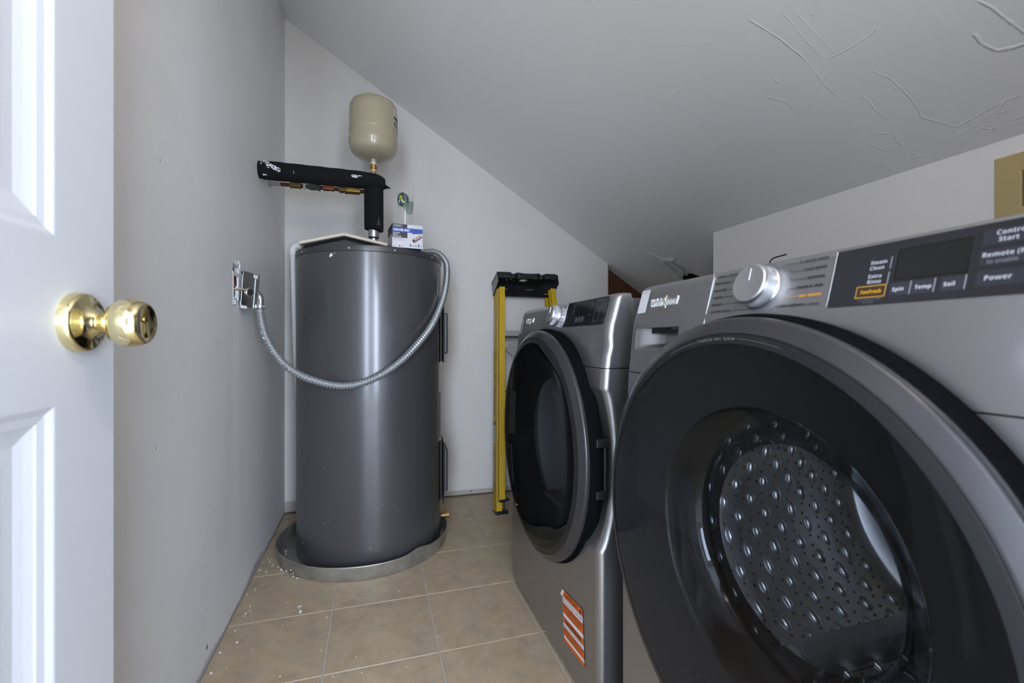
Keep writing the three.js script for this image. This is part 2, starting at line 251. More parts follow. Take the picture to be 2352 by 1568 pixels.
{
  const edge = [[XL - 0.1, -0.16], [1.80, -0.16], [1.80, 1.66], [1.76, 1.8], [1.71, 1.9], [1.695, 1.96], [1.668, 2.0], [1.63, 2.035], [1.622, 2.06], [1.634, 2.08], [1.63, 2.11], [1.642, 2.14], [1.66, 2.18], [1.69, 2.2], [1.72, 2.3], [1.75, 2.66], [XL - 0.1, 2.66]];
  const s = new THREE.Shape(edge.map((p) => new THREE.Vector2(...p)));
  const g = new THREE.ExtrudeGeometry(s, { depth: 0.016, bevelEnabled: false }), p = g.attributes.position;
  for (let i = 0; i < p.count; i++) { const X = p.getX(i), D = p.getY(i), k = p.getZ(i); p.setXYZ(i, X, hc(X) + k, -D); }
  g.computeVertexNormals();
  const ceiling = struct('ceiling', g, std(C(0.88, 0.875, 0.865), 0.55, 0, { bumpMap: ceilBump, bumpScale: 0.0028 }));
  const rg = new THREE.ExtrudeGeometry(new THREE.Shape([[XL - 0.12, -0.16], [2.05, -0.16], [2.05, 2.72], [XL - 0.12, 2.72]].map((q) => new THREE.Vector2(...q))), { depth: 0.05, bevelEnabled: false }), rp = rg.attributes.position;
  for (let i = 0; i < rp.count; i++) { const X = rp.getX(i), D = rp.getY(i), k = rp.getZ(i); rp.setXYZ(i, X, hc(X) + 0.09 + k, -D); }
  rg.computeVertexNormals();
  part('unseen_roof_deck', rg, std(C(0.08, 0.06, 0.045), 0.9), ceiling);  // roof out of view, dark, shuts light out above the torn ceiling
  // torn layer of plaster and paper hanging from the broken edge
  const U = (X, D, d) => [X, hc(X) - d, -D];
  const layer = (pts, lift, mat, name) => {   // fan of a ragged outline, each point with its own drop, 3 mm thick
    const c0 = pts.reduce((a, q) => [a[0] + q[0] / pts.length, a[1] + q[1] / pts.length, a[2] + q[2] / pts.length], [0, 0, 0]), v = [], idx = [];
    for (const dz of [0, 0.003]) { v.push(...U(c0[0], c0[1], c0[2] + lift - dz)); for (const q of pts) v.push(...U(q[0], q[1], q[2] + lift - dz)); }
    const n = pts.length, o = n + 1;
    for (let i = 0; i < n; i++) { const a = 1 + i, b = 1 + (i + 1) % n; idx.push(0, a, b, o, o + b, o + a, a, o + a, o + b, a, o + b, b); }
    const gg = new THREE.BufferGeometry(); gg.setAttribute('position', new THREE.Float32BufferAttribute(v, 3)); gg.setAttribute('uv', new THREE.Float32BufferAttribute(new Array(v.length / 3 * 2).fill(0.5), 2)); gg.setIndex(idx);
    const ng = gg.toNonIndexed(); ng.computeVertexNormals(); return part(name, ng, mat, ceiling);
  };
  const pm = std(C(0.62, 0.62, 0.61), 0.7), pm2 = std(C(0.66, 0.655, 0.64), 0.7);
  layer([[1.44, 2.155, 0.002], [1.455, 2.12, 0.004], [1.479, 2.105, 0.012], [1.488, 2.075, 0.006], [1.497, 2.055, 0.008], [1.503, 2.015, 0.003], [1.508, 2.05, 0.016], [1.5, 2.085, 0.014], [1.494, 2.119, 0.016], [1.47, 2.135, 0.006]], 0.002, pm2, 'plaster_flap');
  layer([[1.495, 2.121, 0.002], [1.51, 2.08, 0.012], [1.535, 2.058, 0.016], [1.548, 2.057, 0.02], [1.56, 2.042, 0.022], [1.578, 2.047, 0.024], [1.594, 2.068, 0.026], [1.602, 2.084, 0.03], [1.597, 2.095, 0.022], [1.61, 2.1, 0.03], [1.616, 2.125, 0.026], [1.6, 2.13, 0.012], [1.576, 2.127, 0.003]], 0.003, pm, 'plaster_flap');
  layer([[1.6, 2.1, 0.006], [1.617, 2.096, 0.022], [1.628, 2.112, 0.03], [1.622, 2.12, 0.02], [1.637, 2.128, 0.028], [1.64, 2.15, 0.03], [1.633, 2.182, 0.014], [1.61, 2.17, 0.003]], 0.004, pm2, 'plaster_flap');
}
// ---------------------------------------------------------------- unseen room behind the camera, its window placed to light the laundry room
{
  struct('floor_hall', boxXHD(-1.8, 1.8, -0.12, 0, -2.7, -0.16), M.hallFloor);
  struct('ceiling_hall', boxXHD(-1.8, 1.8, 2.45, 2.55, -2.7, -0.16), M.hallWall);
  struct('wall_hall_left', boxXHD(-1.9, -1.8, -0.1, 2.55, -2.7, -0.06), M.hallWall);
  struct('wall_hall_right', boxXHD(1.8, 1.9, -0.1, 2.55, -2.7, -0.06), M.hallWall);
  struct('wall_hall_front', new THREE.ExtrudeGeometry(new THREE.Shape([[-1.8, 0], [-0.37, 0], [-0.37, 2.04], [0.37, 2.04], [0.37, 0], [1.8, 0], [1.8, 2.45], [-1.8, 2.45]].map((p) => new THREE.Vector2(...p))), { depth: 0.05, bevelEnabled: false }).translate(0, 0, 0.16), M.hallWall);
  const s = new THREE.Shape([[-1.9, -0.1], [1.9, -0.1], [1.9, 2.55], [-1.9, 2.55]].map((p) => new THREE.Vector2(...p)));
  s.holes.push(new THREE.Path([[WIN.X0, WIN.H0], [WIN.X0, WIN.H1], [WIN.X1, WIN.H1], [WIN.X1, WIN.H0]].map((p) => new THREE.Vector2(...p))));
  struct('wall_hall_back', new THREE.ExtrudeGeometry(s, { depth: 0.1, bevelEnabled: false }).translate(0, 0, 2.6), M.hallWall);
  const w1 = struct('unseen_window_1');  // window out of view, frames the area lights behind the camera
  const fr = [];
  for (const X of [WIN.X0 + 0.02, 0, WIN.X1 - 0.02]) fr.push(boxXHD(X - 0.02, X + 0.02, WIN.H0, WIN.H1, -2.68, -2.62));
  for (const H of [WIN.H0 + 0.02, (WIN.H0 + WIN.H1) / 2, WIN.H1 - 0.02]) fr.push(boxXHD(WIN.X0, WIN.X1, H - 0.02, H + 0.02, -2.68, -2.62));
  parts('unseen_window_frame', fr, M.whiteTrim, w1);
}
// ---------------------------------------------------------------- door leaf, opened into the room along the left wall
{
  const door = struct('door_1');
  const u = new THREE.Vector2(0.0745, 0.9972);                       // along the leaf in (X, D)
  const K = { X: -0.313, D: 0.624 };                                  // spindle of the knob on the visible face
  // local frame: x towards the free edge, y up, z out of the visible face
  const m = new THREE.Matrix4().makeBasis(new THREE.Vector3(u.x, 0, -u.y), new THREE.Vector3(0, 1, 0), new THREE.Vector3(u.y, 0, u.x));
  door.applyMatrix4(m.setPosition(K.X, 0, -K.D));
  const free = 0.0632, hinge = free - 0.711, stile = 0.0962, top = 2.03;
  const enamel = std(C(0.60, 0.605, 0.63), 0.36);
  // panels (x0, x1, y0, y1): two columns, the visible ones beside the lock stile
  const cols = [[free - stile - 0.215, free - stile], [hinge + stile + 0.0, hinge + stile + 0.215]];
  const rows = [[0.22, 0.818], [0.994, 1.62], [1.72, 1.93]];
  const s = new THREE.Shape([[hinge, 0.012], [free, 0.012], [free, top], [hinge, top]].map((p) => new THREE.Vector2(...p)));
  for (const [a, b] of cols) for (const [c, d] of rows) s.holes.push(new THREE.Path([[a, c], [a, d], [b, d], [b, c]].map((p) => new THREE.Vector2(...p))));
  part('slab', new THREE.ExtrudeGeometry(s, { depth: 0.035, bevelEnabled: false }).translate(0, 0, -0.035), enamel, door);
  // each panel: ogee sticking down to a flat recess, then a raised field
  const prof = [[0, 0], [0.002, -0.0005], [0.008, -0.004], [0.0165, -0.0055], [0.0175, -0.0068], [0.026, -0.010], [0.0345, -0.0125], [0.046, -0.0125], [0.05, -0.0122], [0.075, -0.006], [0.078, -0.0055]];
  for (const [a, b] of cols) for (const [c, d] of rows) {
    const p = [], idx = [];
    for (const [t, z] of prof) p.push(a + t, c + t, z, b - t, c + t, z, b - t, d - t, z, a + t, d - t, z);
    for (let k = 0; k < prof.length - 1; k++) for (let e = 0; e < 4; e++) { const i = k * 4 + e, j = k * 4 + (e + 1) % 4; idx.push(i, j, j + 4, i, j + 4, i + 4); }
    const l = (prof.length - 1) * 4; idx.push(l, l + 1, l + 2, l, l + 2, l + 3);
    const g = new THREE.BufferGeometry(); g.setAttribute('position', new THREE.Float32BufferAttribute(p, 3)); g.setIndex(idx);
    const ng = g.toNonIndexed(); ng.computeVertexNormals(); part('panel', ng, enamel, door);
    part('panel_back', box(b - a, d - c, 0.012, (a + b) / 2, (c + d) / 2, -0.029), enamel, door);
  }
  const brass = std(C(0.80, 0.70, 0.40), 0.07, 1), kz = 0.906;
  const knob = part('door_knob', latheZ([[0.0105, 0.0], [0.0105, 0.018], [0.012, 0.028], [0.0165, 0.033], [0.0225, 0.037], [0.0258, 0.043], [0.0272, 0.050], [0.0268, 0.057], [0.0245, 0.0635], [0.0225, 0.0665], [0.0212, 0.0672], [0.0195, 0.0665], [0.017, 0.0655], [0.008, 0.0645], [0, 0.0643]], 64), brass, door, 'polished brass door knob');
  knob.position.set(0, kz, 0);
  part('rosette', latheZ([[0.0335, 0], [0.0335, 0.002], [0.0328, 0.0075], [0.031, 0.0105], [0.029, 0.0115], [0.021, 0.0135], [0.016, 0.017], [0.0135, 0.021], [0.0115, 0.023], [0.0105, 0.024]], 64), brass, knob);
  part('lock_button', cyl(0.004, 0.0035, 0.002).rotateX(Math.PI / 2).translate(0, 0.004, 0.0643), std(C(0.2, 0.15, 0.06), 0.3, 1), knob);
  part('latch_plate', rbox(0.0015, 0.057, 0.025, 0.0006, free + 0.0004, kz, -0.0175), brass, door);
}
// ---------------------------------------------------------------- water heater
const HT = { X: -0.004, D: 2.12, R: 0.304 };
const onTank = (phi, H, off = 0) => W(HT.X + (HT.R + off) * Math.sin(phi), H, HT.D - (HT.R + off) * Math.cos(phi));   // phi = 0 faces the doorway, positive to the right
const tankPatch = (phi0, phi1, H0, H1, off, nx = 16, ny = 4) => { const o = W(HT.X, 0, HT.D); return grid(nx, ny, (a, b) => { const p = onTank(lerp(phi0, phi1, a), lerp(H0, H1, b), off).sub(o); return [p.x, p.y, p.z]; }); };
{
  const t = thing('water_heater', 'tall dark grey cylindrical water heater standing in a metal pan', 'water heater', W(HT.X, 0, HT.D));
  const paint = phys(C(0.062, 0.060, 0.064), 0.36, 0.15, { clearcoat: 0.6, clearcoatRoughness: 0.16 });
  const capPaint = phys(C(0.045, 0.044, 0.047), 0.4, 0.15, { clearcoat: 0.3, clearcoatRoughness: 0.2 });
  part('tank', lathe([[0, 0.004], [0.285, 0.004], [0.296, 0.008], [0.302, 0.018], [0.304, 0.03], [0.304, 1.231], [0.302, 1.2325]], 128), paint, t);
  part('top_cap', lathe([[0.3025, 1.228], [0.3068, 1.2285], [0.3072, 1.231], [0.3072, 1.249], [0.3064, 1.2525], [0.304, 1.254], [0.297, 1.2535], [0.2, 1.2505], [0, 1.250]], 128), capPaint, t);
  const screw = new THREE.SphereGeometry(0.0045, 14, 8).scale(1, 1, 0.6);
  for (const phi of [-1.02, -0.27, 0.29, 0.92]) { const s = part('screw', screw, M.steel, t); s.position.copy(onTank(phi, 1.239, 0.003).sub(t.position)); s.rotation.y = phi; }
  // flat access plates with a raised cover on the right-hand side
  const plate = std(C(0.03, 0.03, 0.032), 0.5);
  for (const [H0, H1, b0, b1, phi] of [[0.792, 1.054, 0.83, 1.013, 1.49], [0.164, 0.436, 0.213, 0.407, 1.49]]) {
    const g = part('access_panel', rbox(0.17, H1 - H0, 0.003, 0.0014, 0, (H0 + H1) / 2, 0), plate, t);
    g.position.set((HT.R + 0.0095) * Math.sin(phi), 0, (HT.R + 0.0095) * Math.cos(phi)); g.rotation.y = phi;
    part('access_cover', rbox(0.125, b1 - b0, 0.02, 0.008, 0, (b0 + b1) / 2, 0.009), std(C(0.05, 0.05, 0.052), 0.45), g);
  }
  part('seam', box(0.004, 1.18, 0.0012).rotateY(1.16).translate(0.3045 * Math.sin(1.16), 0.62, 0.3045 * Math.cos(1.16)), std(C(0.04, 0.04, 0.042), 0.4), t);
  const lm = std(C(0.42, 0.42, 0.42), 0.5);
  part('sticker', tankPatch(1.08, 1.32, 1.085, 1.185, 0.0009), std(C(0.22, 0.22, 0.22), 0.3), t, 'grey rating sticker');
  part('sticker', tankPatch(1.25, 1.62, 0.455, 0.66, 0.0012), lm, t, 'pale grey instruction sticker');
  // white paint spatters on the shell
  const blobs = [];
  const blob = (phi, H, a, b) => { const p = onTank(phi, H, 0.0006).sub(t.position); blobs.push(new THREE.SphereGeometry(1, 8, 6).scale(a, b, 0.0006).rotateY(phi).translate(p.x, p.y, p.z)); };
  for (const [phi, H, a, b] of [[-0.505, 1.213, 0.006, 0.004], [-0.497, 1.217, 0.005, 0.003], [-0.515, 1.209, 0.004, 0.003], [-0.49, 1.211, 0.003, 0.003], [-0.46, 1.22, 0.003, 0.0008], [-0.445, 1.2195, 0.002, 0.0007], [-0.52, 1.207, 0.0022, 0.002]]) blob(phi, H, a, b);
  for (let i = 0; i < 34; i++) { const r = 0.0007 + rnd() * rnd() * 0.0016; blob(-1.1 + rnd() * 2.2, 0.08 + rnd() * 1.05 * rnd(), r, r); }
  stuff(part('paint_spatter', joined(blobs), M.speck, t, 'dried white paint spatters'));
  // drain valve at the foot
  const v = part('drain_valve', joined([cyl(0.009, 0.009, 0.035, 16).rotateZ(-Math.PI / 2), cyl(0.0125, 0.0125, 0.018, 8).rotateZ(-Math.PI / 2).translate(0.012, 0, 0), cyl(0.0145, 0.0145, 0.006, 18).rotateZ(-Math.PI / 2).translate(0.03, 0, 0)]), M.brass, t, 'brass drain valve');
  v.position.set(HT.R * Math.sin(1.4), 0.096, HT.R * Math.cos(1.4)); v.rotation.y = 0.1;
  part('valve_stem', joined([cyl(0.005, 0.005, 0.02, 12).translate(0.018, 0.008, 0), rbox(0.016, 0.006, 0.006, 0.002, 0.018, 0.028, 0)]), M.oldBrass, v);
}
// ---------------------------------------------------------------- drain pan
{
  const t = thing('drain_pan', 'round shallow galvanised pan under the grey water heater', 'pan', W(-0.027, 0, 2.12));
  const R = 0.357, Hh = 0.058;
  const map = dataTex(512, 128, (u, v) => { const n = 1 + 0.35 * fbm(u * 24, v * 5, 3, 5) + 0.1 * fbm(u * 90, v * 30, 7, 2); return [clamp(168 * n, 0, 255), clamp(165 * n, 0, 255), clamp(158 * n, 0, 255)]; });
  const mat = std(C(1, 1, 1), 0.42, 0.75, { map });
  const dent = (a) => Math.exp(-Math.pow((a - 0.62) / 0.14, 2));       // angle from the front towards the right
  const prof = [[0, 0.003], [R - 0.016, 0.003], [R - 0.012, 0.006], [R - 0.004, Hh - 0.004], [R - 0.003, Hh], [R, Hh + 0.001], [R + 0.002, Hh - 0.001], [R + 0.001, Hh - 0.005], [R - 0.007, 0.004], [R - 0.012, 0.0005], [R - 0.02, 0.0004]];
  part('pan', grid(160, prof.length - 1, (u, v) => {
    const a = u * 2 * Math.PI - Math.PI, k = Math.round(v * (prof.length - 1)), [r, y] = prof[k], d = y > 0.02 ? dent(a) : 0, wob = y > 0.02 ? 0.002 * Math.sin(a * 5 + 1) * Math.sin(a * 3) : 0;
    const rr = r - 0.012 * d + wob;
    return [rr * Math.sin(a), y + 0.007 * d * (y / Hh), rr * Math.cos(a)];
  }), mat, t);
  const bits = [];
  for (let i = 0; i < 16; i++) { const a = -1.15 + rnd() * 0.5; bits.push(new THREE.IcosahedronGeometry(0.0012 + rnd() * 0.0026, 0).scale(1, 0.7, 1).translate((R + 0.002) * Math.sin(a), 0.003 + rnd() * (i < 8 ? 0.026 : 0.006), (R + 0.002) * Math.cos(a))); }
  stuff(part('caulk_crumbs', joined(bits), M.speck, t, 'white crumbs stuck on the pan rim'));
  const dust = [];
  for (let i = 0; i < 60; i++) { const a = -1.6 + rnd() * 0.9, r = 0.312 + rnd() * 0.026; dust.push(new THREE.IcosahedronGeometry(0.0008 + rnd() * 0.0014, 0).translate(r * Math.sin(a), 0.004, r * Math.cos(a))); }
  stuff(part('dust', joined(dust), M.speck, t));
}
// ---------------------------------------------------------------- insulated pipe with its union
{
  const foamBump = dataTex(256, 256, () => { const n = 100 + 155 * rnd() * rnd(); return [n, n, n]; }, false); foamBump.repeat.set(2, 3);
  const foam = phys(C(0.010, 0.010, 0.012), 0.75, 0, { specularIntensity: 0.35, bumpMap: foamBump, bumpScale: 0.004 });
  const t = thing('insulated_pipe', 'thick black foam-wrapped pipe running from the left wall and down to the heater', 'pipe', W(0.005, 1.25, 2.03));
  const rel = (X, H, D) => W(X, H, D).sub(t.position);
  // horizontal sleeve: closed round tube, its far end squeezed and torn
  const n = 60;
  const sleeve = (f) => grid(28, n, (u, v) => { const a = u * 2 * Math.PI, q = f(v, a); return [q.x, q.y, q.z]; });
  part('foam_sleeve', sleeve((v, a) => {
    const X = lerp(XL, 0.052, Math.min(1, v * 1.02)), D = lerp(2.018, 2.03, v), H = lerp(1.566, 1.568, v);
    let r = 0.0365 + 0.0012 * Math.sin(v * 40 + a * 2) * 0.5; const e = clamp((v - 0.88) / 0.12);
    r *= Math.sqrt(Math.max(0, 1 - Math.pow(e, 3) * 0.97)); if (v < 0.02) r *= 0.9;
    return rel(X, H + r * Math.sin(a) * (1 - 0.12 * smooth(v, 0.7, 0.95)) - 0.010 * e, D - r * Math.cos(a));
  }), foam, t, 'horizontal black foam sleeve');
  part('foam_tear', new THREE.ConeGeometry(0.013, 0.036, 7).rotateZ(-1.75).translate(0.055, 0.302, -0.012), foam, t);
  part('foam_sleeve', sleeve((v, a) => {
    const H = lerp(1.356, 1.553, v); let r = 0.0385 - 0.002 * Math.cos(2 * a) * 0.6; const e = clamp((v - 0.86) / 0.14), b = clamp((0.06 - v) / 0.06);
    r *= Math.sqrt(Math.max(0.02, 1 - e * e * 0.75)) * (1 - 0.05 * b); if (v === 0) r *= 0.6;
    return rel(0.005 + r * Math.sin(a) + (1 - v) * 0.001, H - (v < 0.03 ? 0.004 * Math.sin(a) : 0), 2.03 - r * Math.cos(a));
  }), foam, t, 'upright black foam sleeve');
  part('foam_notch', new THREE.ConeGeometry(0.011, 0.042, 5).scale(1, 1, 0.25).translate(0.02, 0.143, 0.035), M.dark, t);
  // pipe, hexagonal union nut and nipple down to the tank
  part('union_nut', joined([cyl(0.0255, 0.0255, 0.024, 6).translate(0, 0.078, 0), cyl(0.021, 0.0255, 0.006, 6).translate(0, 0.072, 0), cyl(0.022, 0.022, 0.012, 24).translate(0, 0.1, 0)]), M.zinc, t, 'zinc hexagonal union nut');
  part('nipple', joined([cyl(0.0165, 0.0165, 0.075, 24), cyl(0.0185, 0.0185, 0.008, 24).translate(0, 0.062, 0)]), M.zinc, t);
  const sp = [];
  const dab = (X, a, r, s2 = 1) => { const R = 0.0372; sp.push(new THREE.SphereGeometry(1, 6, 4).scale(r * s2, r, 0.0007).rotateX(-a).translate(...rel(X, 1.566 + R * Math.sin(a), 2.02 - R * Math.cos(a)).toArray())); };
  for (let i = 0; i < 190; i++) { const q = rnd(), X = XL + 0.012 + q * 0.07, a = 0.75 - q * 0.95 + (rnd() - 0.5) * (q < 0.45 ? 0.95 : 0.45); dab(X, a, 0.0008 + rnd() * rnd() * 0.0022, 1 + rnd()); }
  for (let i = 0; i < 14; i++) dab(XL + 0.016 + rnd() * 0.02, -0.85 + rnd() * 0.25, 0.0015 + rnd() * 0.002);
  for (let i = 0; i < 40; i++) dab(-0.085 + rnd() * 0.04, -0.02 + (rnd() - 0.5) * 0.3, 0.001 + rnd() * 0.0017);
  dab(-0.30, -0.25, 0.0065, 0.16);
  stuff(part('paint_spatter', joined(sp), M.speck, t, 'dried white paint spatters'));
}
// ---------------------------------------------------------------- thin supply pipe with fittings, behind the foam-wrapped one
{
  const t = thing('supply_pipe', 'thin brown pipe with brass and copper fittings below the black foam sleeve', 'pipe', W(XL, 1.575, 2.205));
  const along = (x0, x1, r0, r1 = r0, seg = 20) => new THREE.CylinderGeometry(r0, r1, x1 - x0, seg).rotateZ(Math.PI / 2).translate((x0 + x1) / 2, 0, 0);   // r0 at the +x end
  part('pipe', along(0, 0.42, 0.0085), M.brownPipe, t);
  part('painted_stub', joined([along(0, 0.045, 0.0092), along(0, 0.004, 0.018)]), std(C(0.42, 0.42, 0.42), 0.7), t, 'stub painted over with grey wall paint');
  part('coupling', joined([along(0.083, 0.126, 0.0125), along(0.083, 0.091, 0.0145), along(0.1, 0.109, 0.0142), along(0.118, 0.126, 0.0148)]), M.oldBrass, t, 'dull brass press coupling');
  part('ring', joined([along(0.137, 0.146, 0.0155, 0.0155, 8)]), M.whitePlastic, t, 'white plastic pipe ring');
  part('tee', joined([along(0.152, 0.176, 0.0105), along(0.162, 0.206, 0.0145, 0.013), cyl(0.0105, 0.0105, 0.045, 16).translate(0.186, 0, 0), along(0.2, 0.206, 0.0165)]), std(C(0.10, 0.105, 0.09), 0.6, 0.4), t, 'grey tee fitting');
  part('coupling', joined([along(0.219, 0.262, 0.0115), along(0.219, 0.225, 0.0135), along(0.234, 0.24, 0.0135), along(0.256, 0.262, 0.0135)]), M.copperRed, t, 'reddish copper coupling');
  part('coupling', joined([along(0.285, 0.309, 0.0145), along(0.311, 0.318, 0.0185), along(0.293, 0.297, 0.016)]), M.oldBrass, t, 'brass end coupling');
  part('valve_body', joined([along(0.318, 0.37, 0.0175, 0.0175, 8), along(0.366, 0.376, 0.0165)]), std(C(0.40, 0.26, 0.08), 0.35, 0.9), t, 'octagonal brass valve body');
  part('valve_tag', box(0.034, 0.012, 0.001, 0.343, 0.002, 0.0168), std(C(0.75, 0.42, 0.03), 0.5), t, 'small orange tag');
}
// ---------------------------------------------------------------- expansion tank
{
  const t = thing('expansion_tank', 'small beige expansion tank standing upright above the black pipe', 'tank', W(0.004, 1.617, 2.07));
  const beige = phys(C(0.40, 0.345, 0.235), 0.34, 0, { clearcoat: 0.6, clearcoatRoughness: 0.05 });
  part('vessel', lathe([[0.0, 0.058], [0.02, 0.058], [0.045, 0.061], [0.068, 0.069], [0.087, 0.083], [0.097, 0.099], [0.101, 0.118], [0.101, 0.128], [0.1035, 0.1305], [0.1035, 0.149], [0.101, 0.1515], [0.101, 0.184], [0.1032, 0.1865], [0.1032, 0.189], [0.101, 0.1915], [0.1005, 0.29], [0.098, 0.312], [0.088, 0.331], [0.068, 0.345], [0.04, 0.353], [0, 0.356]].map(([r, y]) => [r, y < 0.07 ? y : 0.058 + (y - 0.058) * 0.885]), 96), beige, t);
  part('air_valve', cyl(0.012, 0.011, 0.008, 20).translate(0.02, 0.317, 0), M.dark, t);
  part('neck', joined([cyl(0.0105, 0.013, 0.018, 20).translate(0, 0.042, 0)]), beige, t);
  parts('thread_seal', [cyl(0.011, 0.011, 0.012, 20).translate(0, 0.036, 0), cyl(0.0125, 0.0125, 0.005, 20).translate(0, 0.008, 0)], M.whitePlastic, t, 'white thread tape');
  part('brass_fitting', joined([cyl(0.0145, 0.0145, 0.009, 8).translate(0, 0.028, 0), cyl(0.0135, 0.0135, 0.02, 20).translate(0, 0.012, 0), cyl(0.0162, 0.0162, 0.003, 20).translate(0, 0.023, 0), cyl(0.0158, 0.0158, 0.003, 20).translate(0, 0.016, 0), cyl(0.0115, 0.0115, 0.045, 8).translate(0, -0.035, 0)]), std(C(0.55, 0.37, 0.12), 0.28, 1), t, 'brass threaded fitting');
  const label = canvasTex(256, 384, (g) => {
    g.fillStyle = '#d8d5cc'; g.fillRect(0, 0, 256, 384); g.fillStyle = '#222'; g.fillRect(10, 150, 236, 60); g.fillRect(10, 290, 236, 84);
    for (let y = 30; y < 140; y += 22) { g.fillStyle = '#555'; g.fillRect(16, y, 120 + (y * 37 % 90), 8); }
    for (let y = 225; y < 285; y += 18) { g.fillStyle = '#222'; g.fillRect(16, y, 200 - (y * 13 % 60), 10); }
    g.fillStyle = '#ddd'; for (let y = 305; y < 365; y += 18) g.fillRect(24, y, 170 - (y * 7 % 50), 6);
  });
  part('label', grid(14, 4, (u, v) => { const a = lerp(0.92, 1.75, u); return [0.1018 * Math.sin(a), lerp(0.188, 0.262, v), 0.1014 * Math.cos(a)]; }), std(C(1, 1, 1), 0.5, 0, { map: label }), t, 'black and white printed label');
}
// ---------------------------------------------------------------- relief pipe
{
  const t = thing('relief_pipe', 'white plastic relief pipe with an elbow at the left side of the heater', 'pipe', W(-0.3317, 0, 2.2));
  const rel = (X, H, D) => W(X, H, D).sub(t.position);
  const print = canvasTex(64, 1024, (g) => { g.fillStyle = '#fff'; g.fillRect(0, 0, 64, 1024); g.save(); g.translate(30, 620); g.rotate(-Math.PI / 2); text(g, 'PVC 3/4 IN   SCH 40   480 PSI', -330, 5, 15, '#333'); g.restore(); });
  part('pipe', tube([rel(-0.3345, 1.285, 2.2), rel(-0.327, 1.0, 2.2), rel(-0.318, 0.72, 2.205), rel(-0.303, 0.42, 2.28), rel(-0.299, 0.05, 2.30)], 0.0128, 40, 18), std(C(0.72, 0.72, 0.71), 0.35, 0, { map: null }), t);
  part('elbow', joined([tube([rel(-0.3345, 1.265, 2.2), rel(-0.3345, 1.287, 2.2), rel(-0.331, 1.299, 2.2), rel(-0.321, 1.306, 2.2), rel(-0.309, 1.307, 2.2), rel(-0.288, 1.307, 2.2)], 0.0168, 40, 20), cyl(0.018, 0.018, 0.006, 20).translate(-0.0028, 1.262, 0)]), M.whitePlastic, t);
  part('stub', tube([rel(-0.29, 1.307, 2.2), rel(-0.24, 1.307, 2.2), rel(-0.2, 1.307, 2.2)], 0.0125, 8, 16), M.whitePlastic, t);
  part('valve_body', tube([rel(-0.21, 1.307, 2.2), rel(-0.18, 1.307, 2.2), rel(-0.175, 1.24, 2.2)], 0.016, 10, 12), M.brass, t);
  const marks = []; for (let i = 0; i < 16; i++) if (i % 6 < 5) { const H = 0.9 - i * 0.02 - (i > 7 ? 0.06 : 0), X = lerp(-0.3195, -0.327, (H - 0.72) / 0.28) ; for (let k = 0; k < 2; k++) marks.push(box(0.003 - k * 0.001, 0.004 + (i * 7 % 5) * 0.0012, 0.0006).translate(...rel(X + 0.004 + k * 0.0036, H + k * 0.007, 2.1885 + k * 0.002).toArray())); }
  stuff(part('print', joined(marks), M.dark, t, 'black stencilled print'));
}
// ---------------------------------------------------------------- folded cream board on top of the heater
{
  const t = thing('folded_board', 'cream board folded like a low tent on top of the water heater', 'board', W(-0.107, 1.254, 1.9));
  const board = std(C(0.62, 0.55, 0.43), 0.8), under = std(C(0.10, 0.10, 0.10), 0.9);  // under: dark grey for the sheets filling the gap below the fold
  const wing = (x0, y0, x1, y1, d, th) => { const s = new THREE.Shape([[x0, y0], [x1, y1], [x1, y1 - th], [x0, y0 - th]].map((p) => new THREE.Vector2(...p))); return new THREE.ExtrudeGeometry(s, { depth: d, bevelEnabled: true, bevelSize: 0.0006, bevelThickness: 0.0006, bevelSegments: 1 }).translate(0, 0, -d); };
  part('left_wing', wing(-0.162, 0.0135, 0, 0.057, 0.19, 0.0095), board, t);
  part('right_wing', wing(0, 0.057, 0.163, 0.026, 0.075, 0.0095), board, t);
  parts('dark_sheet', [wing(-0.150, 0.0055, 0, 0.0468, 0.18, 0.002).translate(0, 0, -0.004), wing(0, 0.0468, 0.158, 0.0168, 0.07, 0.002).translate(0, 0, -0.003)], under, t, 'dark grey sheets under the board');
  part('dark_end_sheet', new THREE.ExtrudeGeometry(new THREE.Shape([[-0.15, 0.0], [0.155, 0.0], [0.155, 0.016], [0, 0.046], [-0.15, 0.005]].map((p) => new THREE.Vector2(...p))), { depth: 0.003, bevelEnabled: false }).translate(0, 0, -0.07), under, t);
  part('offcut', rbox(0.05, 0.009, 0.03, 0.001, -0.022, 0.066, -0.16), board, t);
}
